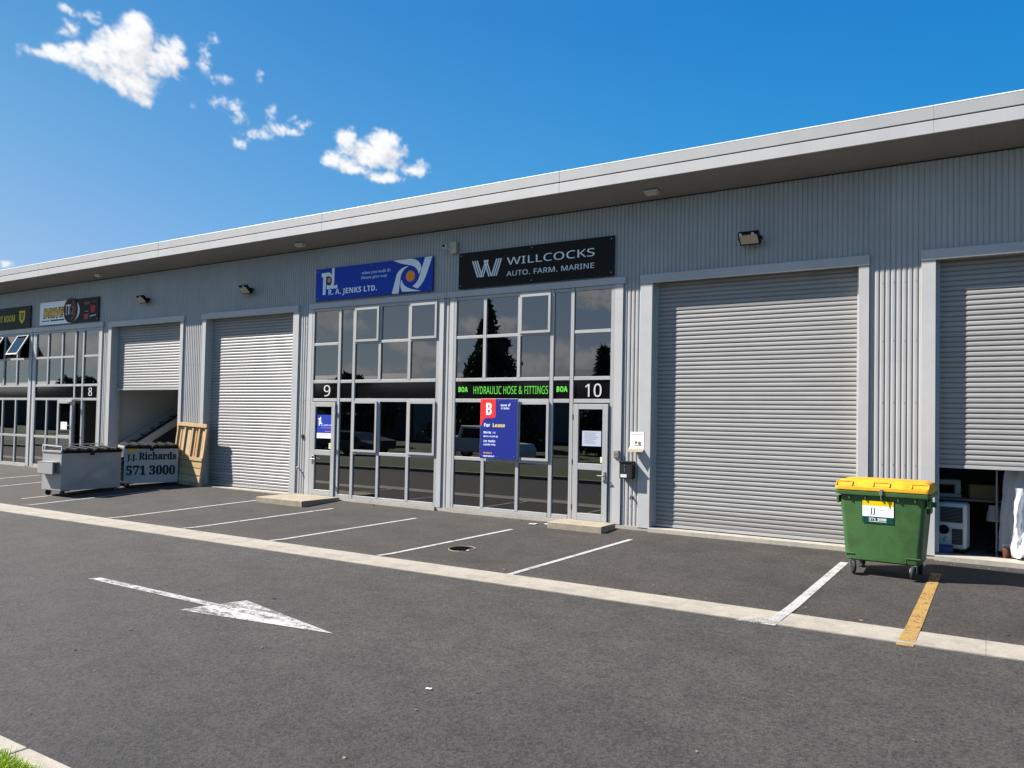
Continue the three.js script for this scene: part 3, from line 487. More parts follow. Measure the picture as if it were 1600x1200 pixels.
{
  const tex = canvas(1024, 220, (x, w, h) => {
    x.fillStyle = '#141416'; x.fillRect(0, 0, w, h); x.fillStyle = '#f6f6f4'; x.beginPath(); x.moveTo(0, 0); x.lineTo(560, 0); x.bezierCurveTo(760, 20, 760, 190, 560, h); x.lineTo(0, h); x.fill();
    x.save(); x.translate(60, 150); x.transform(1, 0, -0.12, 1, 0, 0); x.font = 'bold 120px sans-serif'; const s = 360 / x.measureText('DRIVE').width; x.scale(s, 1); x.lineWidth = 16; x.strokeStyle = '#1c1713'; x.strokeText('DRIVE', 0, 0); x.fillStyle = '#ffc21a'; x.fillText('DRIVE', 0, 0); x.restore();
    x.fillStyle = '#3a3b3f'; x.fillRect(40, 176, 140, 10); x.fillRect(200, 174, 250, 14);
    x.fillStyle = '#17181a'; x.beginPath(); x.ellipse(560, 112, 110, 104, 0, 0, 7); x.fill(); x.strokeStyle = '#5f2a26'; x.lineWidth = 14; x.beginPath(); x.ellipse(560, 112, 92, 88, 0, -1.2, 1.4); x.stroke(); x.strokeStyle = '#d8dadb'; x.lineWidth = 10; x.beginPath(); x.ellipse(560, 112, 96, 90, 0, -2.2, -1.0); x.stroke();
    x.fillStyle = '#d8dadb'; wide(x, 'IT', 478, 148, 70, 'italic bold 96px sans-serif'); x.fillStyle = '#c8362f'; wide(x, '2', 560, 140, 56, 'italic bold 80px sans-serif'); x.fillStyle = '#d8dadb'; x.fillRect(530, 150, 90, 10);
    x.fillStyle = '#5c5a3c'; x.fillRect(785, 36, 90, 26); x.fillStyle = '#6a2429'; x.fillRect(905, 32, 95, 14); x.fillStyle = '#b8353d'; x.beginPath(); x.moveTo(890, 76); x.lineTo(975, 76); x.lineTo(962, 134); x.lineTo(932, 142); x.lineTo(902, 134); x.fill();
    x.fillStyle = '#8d8f92'; x.fillRect(800, 120, 60, 8); x.fillStyle = '#b2434a'; x.beginPath(); x.moveTo(780, 150); x.lineTo(868, 150); x.lineTo(850, 196); x.lineTo(800, 200); x.fill(); x.strokeStyle = '#dfe1e2'; x.lineWidth = 8; x.beginPath(); x.moveTo(885, 178); x.bezierCurveTo(920, 160, 950, 176, 985, 164); x.stroke();
  });
  const t = signBoard('shop_sign', -26.03, -22.7, 4.86, 5.59, 0.02, 'white and black shop sign with orange lettering and round emblem over shopfront eight', tex, blackBoard);
  put('emblem', cyl(0.385, 0.385, 0.02, 40).rotateX(Math.PI / 2).translate(0.16, 0.40, 0.046), M.dark, t);
  put('emblem_ring', [new THREE.TorusGeometry(0.355, 0.022, 6, 40, 2.6).rotateZ(1.1), new THREE.TorusGeometry(0.3, 0.03, 6, 40, 2.4).rotateZ(-1.3)].map((g, i) => g.scale(1, 1, 0.25).translate(0.16, 0.40, 0.06)), std('ring red', [0.2419, 0.03558, 0.02846], 0.5), t);
  put('emblem_letter', letters('I', 'sans_bold', -0.09, -0.03, 0.26, 0.58, 0.056), M.whitePlastic, t); put('emblem_letter', letters('T', 'sans_bold', -0.02, 0.2, 0.26, 0.58, 0.056), M.whitePlastic, t); put('emblem_letter', letters('2', 'sans_bold', 0.22, 0.38, 0.26, 0.52, 0.056), std('red letter', [0.3558, 0.04269, 0.03558], 0.5), t);
}
{
  const tex = canvas(1024, 200, (x, w, h) => {
    x.fillStyle = '#16181b'; x.fillRect(0, 0, w, h); x.fillStyle = '#c9b91c'; wide(x, 'THE COURT ROOM', 130, 132, 620, 'bold 84px sans-serif');
    x.fillStyle = '#d3c11e'; x.beginPath(); x.moveTo(820, 40); x.lineTo(930, 40); x.lineTo(925, 120); x.lineTo(875, 165); x.lineTo(825, 120); x.fill(); x.fillStyle = '#1b1c16'; x.beginPath(); x.moveTo(842, 60); x.lineTo(908, 60); x.lineTo(896, 112); x.lineTo(875, 132); x.lineTo(854, 112); x.fill(); x.fillStyle = '#d3c11e'; x.fillRect(868, 66, 14, 40);
  });
  signBoard('shop_sign', -30.2, -26.62, 4.84, 5.56, 0.02, 'dark shop sign with yellow lettering and yellow shield emblem at the far end', tex, blackBoard);
}
{ // lease board screwed over the glazing of shopfront ten
  const tex = canvas(640, 860, (x, w, h) => {
    x.fillStyle = '#081f7a'; x.fillRect(0, 0, w, h); x.fillStyle = '#e0262b'; x.beginPath(); x.moveTo(0, 0); x.lineTo(265, 0); x.lineTo(265, 240); x.quadraticCurveTo(265, 275, 230, 275); x.lineTo(110, 275); x.quadraticCurveTo(40, 290, 22, 390); x.lineTo(0, 390); x.fill();
    x.fillStyle = '#f5f2f2'; wide(x, 'B', 82, 232, 125, 'bold 240px sans-serif');
    const r = rng(17), scrawl = (px, y, w, h) => { let q = px; while (q < px + w) { const g = h * (0.3 + 0.25 * r()); if (r() < 0.14) { q += g; continue; } x.fillRect(q, y - h * (0.7 + 0.3 * r()), g * 0.35, h * 0.9); x.fillRect(q, y - h * (0.15 + 0.6 * r()), g, h * 0.2); if (r() < 0.5) x.fillRect(q + g * 0.65, y - h * 0.75, g * 0.3, h * 0.75); q += g * 1.22; } };  // print too small to read
    x.fillStyle = '#e8ecf6'; scrawl(355, 105, 150, 34); scrawl(362, 148, 136, 32); x.fillRect(505, 62, 9, 34);
    wide(x, 'For ', 62, 405, 130, 'bold 74px sans-serif'); x.fillStyle = '#f0d35a'; wide(x, 'Lease', 215, 405, 220, 'bold 74px sans-serif');
    x.fillStyle = '#e2e6f4'; scrawl(62, 500, 240, 36); scrawl(62, 552, 240, 26); scrawl(62, 625, 205, 36); scrawl(62, 672, 205, 26);
    x.fillStyle = '#f0a35e'; scrawl(62, 790, 150, 24); x.fillStyle = '#e2e6f4'; scrawl(62, 838, 190, 28);
  });
  signBoard('lease_board', -8.77, -7.885, 1.325, 2.535, 0.068, 'blue and red property lease board fixed across the lower panes of shopfront ten', tex, M.whitePlastic, 0.025);
}
{ // notices behind and on the glass
  const lines = (x, w, n, y0, dy, col) => { x.fillStyle = col; const r = rng(n * 7); for (let i = 0; i < n; i++) x.fillRect(w * 0.12, y0 + i * dy, w * (0.45 + 0.3 * r()), dy * 0.34); };
  const note = (name, x0, x1, y0, y1, z, label, draw, W = 256) => { const h = Math.round(W * (y1 - y0) / (x1 - x0)), t = thing(name, [(x0 + x1) / 2, y0, z], 0, label, 'notice'), w = (x1 - x0) / 2; put('sheet', rbox(-w, w, 0, y1 - y0, 0, 0.004, 0.001, 1), M.paper, t); print('face', canvas(W, h, draw), -w, w, 0, y1 - y0, 0.0055, t, 0.7); return t; };
  note('paper_notice', -6.49, -6.10, 1.65, 1.935, 0.022, 'grey printed paper notice stuck to the glass of door ten', (x, w, h) => { x.fillStyle = '#a9adbd'; x.fillRect(0, 0, w, h); lines(x, w, 6, h * 0.12, h * 0.13, '#6d7180'); });
  note('door_sticker', -6.11, -6.03, 1.35, 1.455, 0.022, 'small pale green sticker low on the glass of door ten', (x, w, h) => { x.fillStyle = '#c6d79a'; x.fillRect(0, 0, w, h); x.fillStyle = '#f0f0e0'; x.fillRect(w * 0.2, h * 0.15, w * 0.6, h * 0.3); }, 64);
  note('company_notice', -13.47, -12.90, 1.60, 2.15, 0.022, 'blue and white company notice on the glass of door nine', (x, w, h) => { x.fillStyle = '#16309a'; x.fillRect(0, 0, w, h * 0.78); x.fillStyle = '#dfe2ea'; x.fillRect(0, h * 0.78, w, h * 0.22); x.fillRect(30, 36, 14, 80); x.fillRect(20, 36, 40, 12); x.fillRect(50, 22, 12, 70); x.fillRect(40, 84, 40, 12); wide(x, 'R. A. JENKS LTD.', 60, 116, 160, 'bold 20px sans-serif'); x.fillStyle = '#7c8fd0'; x.fillRect(60, 134, 150, 5); x.fillStyle = '#d06a6a'; x.fillRect(120, 172, 90, 6); lines(x, w, 3, h * 0.82, 14, '#8d93a6'); });
  note('door_sticker', -13.06, -12.95, 1.36, 1.49, 0.022, 'small pale green sticker low on the glass of door nine', (x, w, h) => { x.fillStyle = '#cfdcae'; x.fillRect(0, 0, w, h); x.fillStyle = '#8aa070'; x.fillRect(w * 0.2, h * 0.2, w * 0.6, h * 0.2); x.fillRect(w * 0.2, h * 0.55, w * 0.6, h * 0.2); }, 64);
  note('paper_notice', -24.40, -24.06, 1.56, 1.79, 0.13, 'blank white sheet of paper taped to the open door of unit eight', (x, w, h) => { x.fillStyle = '#eeeeee'; x.fillRect(0, 0, w, h); });
  note('hazard_notice', -7.40, -7.25, 1.38, 1.57, 0.0, 'yellow hazard notice in the corner of a pane beside the lease board', (x, w, h) => { x.fillStyle = '#e0c21c'; x.fillRect(0, 0, w, h); x.fillStyle = '#2a2408'; x.beginPath(); x.moveTo(w / 2, h * 0.2); x.lineTo(w * 0.8, h * 0.7); x.lineTo(w * 0.2, h * 0.7); x.fill(); }, 64);
  note('hazard_notice', -27.22, -26.78, 0.56, 1.0, -0.07, 'yellow green notice low in the end shopfront at far end', (x, w, h) => { x.fillStyle = '#7a8420'; x.fillRect(0, 0, w, h); x.fillStyle = '#2c3212'; for (let i = 0; i < 4; i++) x.fillRect(w * 0.35, h * (0.15 + i * 0.2), w * 0.35, h * 0.09); });
  // curling safety poster by the big roller door
  const p = thing('safety_poster', [-5.38, 1.52, 0.034], 0, 'white safety poster curling off the corrugated wall above the black letterbox', 'poster'), g = new THREE.PlaneGeometry(0.26, 0.42, 8, 16), q = g.attributes.position;
  for (let i = 0; i < q.count; i++) { const u = (0.21 - q.getY(i)) / 0.42, v = q.getX(i) / 0.26 + 0.5; q.setZ(i, Math.pow(Math.max(0, u - 0.62 - 0.22 * v), 1) * 0.42); q.setY(i, q.getY(i) + Math.max(0, u - 0.62) * 0.16); }
  g.computeVertexNormals(); g.translate(0, 0.21, 0);
  put('sheet', g, (() => { const m = new THREE.MeshStandardMaterial({ map: canvas(256, 414, (x, w, h) => { x.fillStyle = '#eceaea'; x.fillRect(0, 0, w, h); x.fillStyle = '#7c2f3c'; wide(x, 'Caution', 24, 56, 205, 'bold 48px serif'); x.fillStyle = '#9a9aa0'; for (let i = 0; i < 3; i++) x.fillRect(30, 74 + i * 16, 190, 6); x.fillStyle = '#5d564e'; x.beginPath(); x.arc(110, 190, 26, 0, 7); x.arc(175, 200, 30, 0, 7); x.fill(); x.fillStyle = '#8b7d6c'; x.fillRect(60, 226, 160, 26); x.fillRect(0, 330, w, 84); }), roughness: 0.8, side: THREE.DoubleSide }); m.name = 'poster print'; return m; })(), p, true);
  put('fixing', [[-0.11, 0.40], [0.11, 0.40]].map(([x, y]) => cyl(0.006, 0.006, 0.006, 8).rotateX(Math.PI / 2).translate(x, y, 0.003)), M.steel, p);
}

// ------------------------------------------------------------------ fittings on the wall and soffit
function floodlight(pos, label) {
  const t = thing('floodlight', pos, 0, label, 'floodlight', 'floodlights above the roller doors');
  put('bracket', [rbox(-0.06, 0.06, -0.05, 0.05, 0, 0.02, 0.004), bar([0, 0, 0.01], [0, 0.02, 0.13], 0.03, 0.03), box(-0.185, -0.175, -0.02, 0.03, 0.06, 0.2), box(0.175, 0.185, -0.02, 0.03, 0.06, 0.2), box(-0.185, 0.185, 0.012, 0.03, 0.115, 0.135)], M.black, t);
  const a = 0.85, turn = (g) => g.rotateX(a).translate(0, -0.01, 0.2);
  put('housing', [rbox(-0.17, 0.17, -0.12, 0.12, -0.05, 0.03, 0.015), ...[-0.12, -0.08, -0.04, 0, 0.04, 0.08, 0.12].map((x) => box(x - 0.006, x + 0.006, -0.1, 0.1, -0.075, -0.05))].map(turn), M.black, t);
  put('lens', turn(rbox(-0.145, 0.145, -0.085, 0.095, 0.028, 0.034, 0.003)), std('lamp glass', [0.4412, 0.37, 0.2704], 0.15), t);
  put('clip', [[-0.12, 0.105], [0.08, 0.105]].map(([x, y]) => turn(rbox(x - 0.02, x + 0.02, y - 0.012, y + 0.03, 0.02, 0.045, 0.004))), M.whitePlastic, t);
  put('sensor', [cyl(0.016, 0.02, 0.05, 12).translate(0.06, 0.09, 0.1), bar([0.06, 0.03, 0.12], [0.06, 0.08, 0.1], 0.015, 0.015)], M.whitePlastic, t);
  return t;
}
const fl = floodlight([-3.37, 5.22, 0.0], 'black floodlight with cream lens over the large closed roller door beside shopfront ten');
copyOf(fl, [-15.95, 5.28, 0.0], 0, 'black floodlight over the closed roller door beside shopfront nine');
copyOf(fl, [-20.3, 5.32, 0.0], 0, 'black floodlight over the half raised roller door behind the steel skips');
{
  const t = thing('security_siren', [-9.6, 5.59, 0.0], 0, 'cream security siren box with small camera between the blue and black signs', 'siren');
  put('case', rbox(-0.03, 0.13, 0, 0.25, 0.01, 0.1, 0.012), M.cream, t);
  put('mount', rbox(-0.02, 0.12, 0.03, 0.22, -0.01, 0.012, 0.004), M.dark, t);
  put('camera_head', [rbox(-0.15, -0.05, 0.10, 0.19, 0.1, 0.22, 0.02), cyl(0.02, 0.02, 0.1, 12).rotateZ(Math.PI / 2).translate(-0.05, 0.1, 0.1)], M.whitePlastic, t);
  put('lens', cyl(0.03, 0.03, 0.02, 16).rotateX(Math.PI / 2).translate(-0.1, 0.145, 0.222), M.black, t);
  put('bracket', bar([-0.1, 0.11, 0.13], [0.0, 0.06, 0.07], 0.035, 0.03), M.cream, t);
}
{
  const t = thing('soffit_light', [-5.05, 6.205, 0.33], 0, 'cream rectangular light under the soffit above the large closed roller door', 'soffit light', 'lights under the soffit');
  put('housing', rbox(-0.12, 0.12, -0.055, 0.02, -0.07, 0.07, 0.015), M.cream, t); put('lens', rbox(-0.10, 0.10, -0.066, -0.054, -0.055, 0.055, 0.004), std('lens', [0.5337, 0.4981, 0.3913], 0.3), t); put('frame', [box(-0.13, 0.13, -0.02, 0.0, -0.08, 0.08)], M.whitePlastic, t);
  copyOf(t, [-13.85, 6.185, 0.33], 0, 'cream rectangular light under the soffit near the blue sign of shopfront nine');
  copyOf(t, [-22.25, 6.16, 0.33], 0, 'cream rectangular light under the soffit near the far end of the building');
}
{
  const t = thing('letterbox', [-5.545, 1.09, 0.01], 0, 'black metal letterbox with white label on the corrugated wall beside door ten', 'letterbox');
  put('box', rbox(-0.125, 0.125, 0.0, 0.30, 0, 0.14, 0.01), std('black enamel', [0.01565, 0.01637, 0.0185], 0.35), t);
  put('lid', rbox(-0.132, 0.132, 0.285, 0.315, -0.002, 0.155, 0.008), M.black, t);
  put('label', rbox(-0.10, 0.02, 0.025, 0.08, 0.139, 0.143, 0.001, 1), M.paper, t);
  put('lock', [cyl(0.012, 0.012, 0.012, 12).rotateX(Math.PI / 2).translate(-0.02, 0.24, 0.144), box(-0.025, -0.015, 0.12, 0.2, 0.139, 0.146)], M.steel, t);
}
{
  const t = thing('door_keypad', [-5.785, 1.46, 0.026], 0, 'small bronze keypad on the grey jamb beside door ten', 'keypad');
  put('plate', rbox(-0.055, 0.055, 0, 0.135, 0, 0.03, 0.008), std('bronze', [0.2348, 0.2206, 0.1779], 0.35), t); put('key', Array.from({ length: 9 }, (_, i) => rbox(-0.032 + (i % 3) * 0.024, -0.016 + (i % 3) * 0.024, 0.03 + Math.floor(i / 3) * 0.026, 0.046 + Math.floor(i / 3) * 0.026, 0.03, 0.034, 0.002, 1)), M.steel, t);
  const p = thing('wall_tap', [-5.48, 0.72, 0.0], 0, 'small brass garden tap on the corrugated wall below the black letterbox', 'tap');
  put('body', [cyl(0.016, 0.016, 0.08, 10).rotateX(Math.PI / 2).translate(0, 0.04, 0.04), cyl(0.014, 0.016, 0.06, 10).translate(0, 0.02, 0.075), cyl(0.03, 0.03, 0.01, 14).rotateX(Math.PI / 2).translate(0, 0.04, 0.004)], M.steel, p); put('handle', [rbox(-0.035, 0.035, 0.078, 0.09, 0.05, 0.064, 0.005), cyl(0.008, 0.008, 0.04, 8).translate(0, 0.062, 0.057)], M.steel, p);
  const v = thing('wall_socket', [-13.95, 1.58, 0.0], 0, 'small dark push button on the wall beside door nine', 'push button');
  put('plate', rbox(-0.035, 0.035, 0, 0.09, 0, 0.03, 0.006), M.dark, v); put('button', cyl(0.015, 0.015, 0.01, 12).rotateX(Math.PI / 2).translate(0, 0.045, 0.033), M.steel, v);
  const h = thing('wall_tap', [-14.05, 0.82, 0.0], 0, 'small brass garden tap on the wall between shopfront nine and its roller door', 'tap');
  put('body', [cyl(0.016, 0.016, 0.08, 10).rotateX(Math.PI / 2).translate(0, 0.04, 0.04), cyl(0.014, 0.016, 0.06, 10).translate(0, 0.02, 0.075)], M.steel, h); put('handle', rbox(-0.035, 0.035, 0.06, 0.072, 0.05, 0.064, 0.005), M.steel, h);
}

// ------------------------------------------------------------------ entrance slabs
function slab(x0, x1, z0, z1, y0, y1, label, turn = 0) {
  const t = thing('entrance_slab', [(x0 + x1) / 2, y0, (z0 + z1) / 2], turn, label, 'concrete step'), w = (x1 - x0) / 2, d = (z1 - z0) / 2;
  const g = new RoundedBoxGeometry(w * 2, y1 - y0, d * 2, 4, 0.015); const p = g.attributes.position; for (let i = 0; i < p.count; i++) { const n = fbm(p.getX(i) * 7, p.getY(i) * 9, p.getZ(i) * 7 + x0, 3) * 0.012; p.setX(i, p.getX(i) + n); p.setZ(i, p.getZ(i) + n); }
  g.translate(0, (y1 - y0) / 2, 0); put('slab', g, std('step concrete', [0.3131, 0.2704, 0.2063], 0.85, { map: concreteColor, bumpMap: concreteBump, bumpScale: 0.006 }), t);
}
slab(-14.1, -12.62, 0.08, 1.22, 0.1, 0.265, 'wide concrete entrance slab in front of door nine');
slab(-6.85, -5.76, 0.07, 0.67, 0.1, 0.262, 'short thick concrete entrance slab in front of door ten');

// ------------------------------------------------------------------ wheeled bin
{
  const t = thing('wheelie_bin', [-1.17, yLot(-1.17, 1.38), 1.36], -0.05, 'large green four wheeled bin with yellow lid beside the raised roller door', 'bin');
  const green = std('green plastic', [0.046, 0.125, 0.034], 0.5, { map: scuffColor }), yellow = std('yellow plastic', [0.6119, 0.3273, 0.005692], 0.5, { map: scuffColor });
  put('body', loft([ring(0.84, 0.58, 0.06, 0.185), ring(0.92, 0.66, 0.07, 0.205), ring(0.935, 0.67, 0.07, 0.3), ring(1.055, 0.745, 0.06, 1.08), ring(1.06, 0.75, 0.06, 1.11)]), green, t);
  put('rim', [loft([ring(1.07, 0.76, 0.05, 1.072), ring(1.165, 0.83, 0.05, 1.08), ring(1.175, 0.84, 0.05, 1.125), ring(1.15, 0.82, 0.05, 1.135)]), ...[-0.4, -0.2, 0, 0.2, 0.4].map((x) => box(x - 0.008, x + 0.008, 1.02, 1.075, 0.36, 0.40))], green, t);
  put('lid', loft([ring(1.15, 0.83, 0.05, 1.136), ring(1.17, 0.85, 0.06, 1.145), ring(1.165, 0.845, 0.06, 1.185), ring(1.10, 0.70, 0.06, 1.255), ring(1.02, 0.60, 0.08, 1.275), ring(0.9, 0.45, 0.1, 1.285)]), yellow, t);
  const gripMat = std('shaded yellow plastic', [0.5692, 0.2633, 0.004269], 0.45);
  const slope = -Math.atan2(0.0725, 0.07) ;
  for (const x of [-0.46, 0, 0.46]) put('grip', [rbox(-0.105, 0.105, 0.03, 0.042, -0.008, 0.014, 0.004, 1), rbox(-0.105, -0.09, -0.035, 0.03, -0.008, 0.014, 0.004, 1), rbox(0.09, 0.105, -0.035, 0.03, -0.008, 0.014, 0.004, 1), box(-0.09, 0.09, -0.03, 0.03, -0.004, 0.002)].map((g) => g.rotateX(slope * 0.95).translate(x, 1.222, 0.388)), gripMat, t);
  for (const s of [-1, 1]) put('trunnion', [cyl(0.035, 0.035, 0.07, 16).rotateZ(Math.PI / 2).translate(s * 0.575, 0.98, 0.02), rbox(s * 0.535 - 0.02, s * 0.535 + 0.02, 0.86, 1.05, -0.1, 0.14, 0.01), rbox(s * 0.55 - 0.018, s * 0.55 + 0.018, 0.95, 1.05, 0.24, 0.36, 0.01)], green, t);
  put('lock', [rbox(-0.02, 0.02, 1.09, 1.17, 0.42, 0.437, 0.005), cyl(0.006, 0.006, 0.06, 8).translate(0, 1.065, 0.43)], M.steel, t);
  put('corner_rib', [rbox(-0.462, -0.34, 0.27, 0.285, 0.32, 0.343, 0.004), rbox(0.28, 0.462, 0.27, 0.285, 0.32, 0.343, 0.004), rbox(0.28, 0.295, 0.215, 0.275, 0.32, 0.338, 0.004)], green, t);
  const tex = canvas(512, 400, (x, w, h) => {
    x.fillStyle = '#eef1f2'; x.fillRect(0, 0, w, h); x.fillStyle = '#dcb90f'; x.fillRect(0, 0, w, 92); x.fillStyle = '#0d4038'; x.fillRect(0, 282, w, h - 282);
    x.fillStyle = '#20364a'; wide(x, 'JJ', 128, 218, 96, 'bold 118px serif'); x.fillStyle = '#33475c'; wide(x, 'J.J.', 240, 138, 44, '30px serif'); wide(x, 'RICHARDS', 240, 172, 140, 'bold 30px serif'); x.fillStyle = '#77879a'; x.fillRect(240, 190, 150, 6); x.fillRect(105, 244, 290, 8); x.fillStyle = '#b89a1c'; x.fillRect(260, 50, 180, 7); x.fillRect(330, 30, 120, 7);
    x.fillStyle = '#f1f4f3'; wide(x, '571 3000', 105, 352, 290, 'bold 66px serif'); x.fillRect(105, 366, 290, 7);
  });
  const f = sub('sticker', t); f.position.set(-0.045, 0.86, 0.3705); f.rotation.x = -0.0; f.rotation.x = 0.0493; print('sticker', tex, -0.19, 0.19, -0.15, 0.15, 0.0, f, 0.35);
  f.children[0].material.name = 'sticker print';
  for (const [x, z, a] of [[-0.38, 0.27, 0.5], [0.38, 0.27, -0.15], [-0.38, -0.27, 0.7], [0.38, -0.27, 0.3]]) {
    const c = sub('caster', t); c.position.set(x, 0, z); c.rotation.y = a + Math.PI / 2;
    put('wheel', [new THREE.TorusGeometry(0.068, 0.026, 10, 24), cyl(0.07, 0.07, 0.035, 24).rotateX(Math.PI / 2)].map((g) => g.translate(-0.03, 0.094, 0)), M.rubber, c);
    put('hub', cyl(0.035, 0.035, 0.055, 16).rotateX(Math.PI / 2).translate(-0.03, 0.094, 0), std('grey hub', [0.05, 0.05, 0.05], 0.5), c);
    put('fork', [...[-1, 1].map((s) => bar([-0.03, 0.094, s * 0.036], [0.0, 0.185, s * 0.03], 0.006, 0.05)), rbox(-0.05, 0.05, 0.178, 0.192, -0.04, 0.04, 0.004)], M.steel, c);
  }
}

// ------------------------------------------------------------------ steel skips
function skip(pos, turn, len, label, dents, mat, seed, railed = true) {
  const t = thing('steel_skip', pos, turn, label, 'skip bin'), w = 0.41, d = len / 2;
  const g = new THREE.BoxGeometry(w * 2, 0.93, len, 8, 12, 24), p = g.attributes.position;
  for (let i = 0; i < p.count; i++) { const x = p.getX(i), y = p.getY(i), z = p.getZ(i), n = fbm(y * 1.6 + seed, z * 1.3, seed * 3 + x * 0.4, 3) * dents, inn = Math.max(0, Math.min(1, (0.44 - Math.abs(y)) * 6)) * Math.max(0, Math.min(1, (d - 0.03 - Math.abs(z)) * 6)); if (Math.abs(x) > w - 0.001) p.setX(i, x + Math.sign(x) * n * inn); if (y > 0.46) p.setY(i, y - 0.015 * x / w * 1); }
  g.computeVertexNormals(); g.translate(0, 0.61, 0); put('body', g, mat, t);
  put('top_rail', [[-w, 1.09], [w, 1.06]].map(([x, y]) => rbox(x - 0.022, x + 0.022, y - 0.03, y + 0.025, -d - 0.01, d + 0.01, 0.008)).concat([d, -d].map((z) => rbox(-w, w, 1.045, 1.095, z - 0.02, z + 0.02, 0.008))), mat, t);
  for (const s of [-1, 1]) { const L = sub('lid', t); put('lid_panel', rbox(-w - 0.01, w + 0.015, 1.10, 1.135, s > 0 ? 0.008 : -d + 0.01, s > 0 ? d - 0.01 : -0.008, 0.015).rotateZ(-0.06), M.black, L); put('lid_rib', [0.16, 0.5, 0.84].map((u) => rbox(-w + 0.02, w - 0.02, 1.13, 1.165, s * (d * u) - 0.05, s * (d * u) + 0.05, 0.015).rotateZ(-0.06)), M.black, L); put('lid_lip', rbox(w - 0.015, w + 0.035, 1.035, 1.125, s > 0 ? 0.01 : -d + 0.01, s > 0 ? d - 0.01 : -0.01, 0.012), M.black, L); }
  if (railed) put('bar', [bar([-w, 1.1, d], [-w, 1.215, d], 0.022, 0.022), bar([w, 1.07, d], [w, 1.20, d], 0.022, 0.022), bar([-w, 1.215, d], [w, 1.20, d], 0.022, 0.022), bar([-w, 1.215, d], [-w, 1.215, -d], 0.022, 0.022), bar([-w, 1.1, -d], [-w, 1.215, -d], 0.022, 0.022)], M.whitePlastic, t);
  for (const s of [1, -1]) put('lift_pocket', [rbox(-0.33, 0.33, 0.80, 0.83, s * d, s * (d + 0.16), 0.008), rbox(-0.33, 0.33, 0.53, 0.56, s * d, s * (d + 0.16), 0.008), rbox(-0.33, 0.33, 0.53, 0.83, s * (d + 0.13), s * (d + 0.16), 0.008)], mat, t);
  put('hasp', [rbox(w - 0.01, w + 0.03, 0.98, 1.05, -0.05, 0.05, 0.006)], M.black, t);
  put('skid', [rbox(-w + 0.03, w - 0.03, 0.125, 0.15, d - 0.25, d - 0.05, 0.004), rbox(-w + 0.03, w - 0.03, 0.125, 0.15, -d + 0.05, -d + 0.25, 0.004)], M.dark, t);
  for (const [x, z, a] of [[0.3, d - 0.13, 0.4], [-0.3, d - 0.13, 1.2], [0.3, -d + 0.13, -0.5], [-0.3, -d + 0.13, 0.1]]) {
    const c = sub('caster', t); c.position.set(x, 0, z); c.rotation.y = a;
    put('wheel', [new THREE.TorusGeometry(0.045, 0.022, 8, 20), cyl(0.045, 0.045, 0.03, 20).rotateX(Math.PI / 2)].map((q) => q.translate(-0.025, 0.067, 0)), M.rubber, c);
    put('fork', [...[-1, 1].map((s) => bar([-0.025, 0.067, s * 0.03], [0, 0.13, s * 0.028], 0.006, 0.04)), box(-0.045, 0.045, 0.128, 0.14, -0.035, 0.035)], std('rusty fork', [0.1138, 0.07115, 0.04269], 0.7), c);
  }
  return t;
}
const skipGrey = std('grey skip paint', [0.30, 0.30, 0.30], 0.42, { map: grimeColor }), skipWhite = std('pale skip paint', [0.33, 0.33, 0.325], 0.45, { map: grimeColor });
skip([-19.14, 0.075, 2.36], 0.015, 1.5, 'dented plain grey steel skip with black lids nearer the road', 0.11, skipGrey, 3);
{
  const t = skip([-18.90, 0.155, 0.755], -0.385, 1.30, 'pale steel skip with dark phone number lettering beside the leaning timber crate panel', 0.004, skipWhite, 8, false);
  const ink = std('skip lettering', [0.008, 0.012, 0.016], 0.95), L = (s, x0, x1, y0, y1) => letters(s, 'serif_bold', x0, x1, y0, y1, 0.003, 0.004, 0.025).rotateY(Math.PI / 2).translate(0.414, 0, 0);
  put('lettering', L('J.J.', -0.585, -0.35, 0.70, 0.885), ink, t); put('lettering', L('Richards', -0.31, 0.60, 0.745, 0.945), ink, t); put('lettering', L('571 3000', -0.60, 0.58, 0.35, 0.60), ink, t);
  put('yellow_label', rbox(0.408, 0.416, 0.95, 1.03, 0.36, 0.57, 0.001, 1), std('yellow label', [0.5337, 0.3558, 0.02135], 0.5), t);
  put('dark_corner', box(-0.3, 0.4, 0.2, 1.02, 0.652, 0.658), M.dark, t);
}
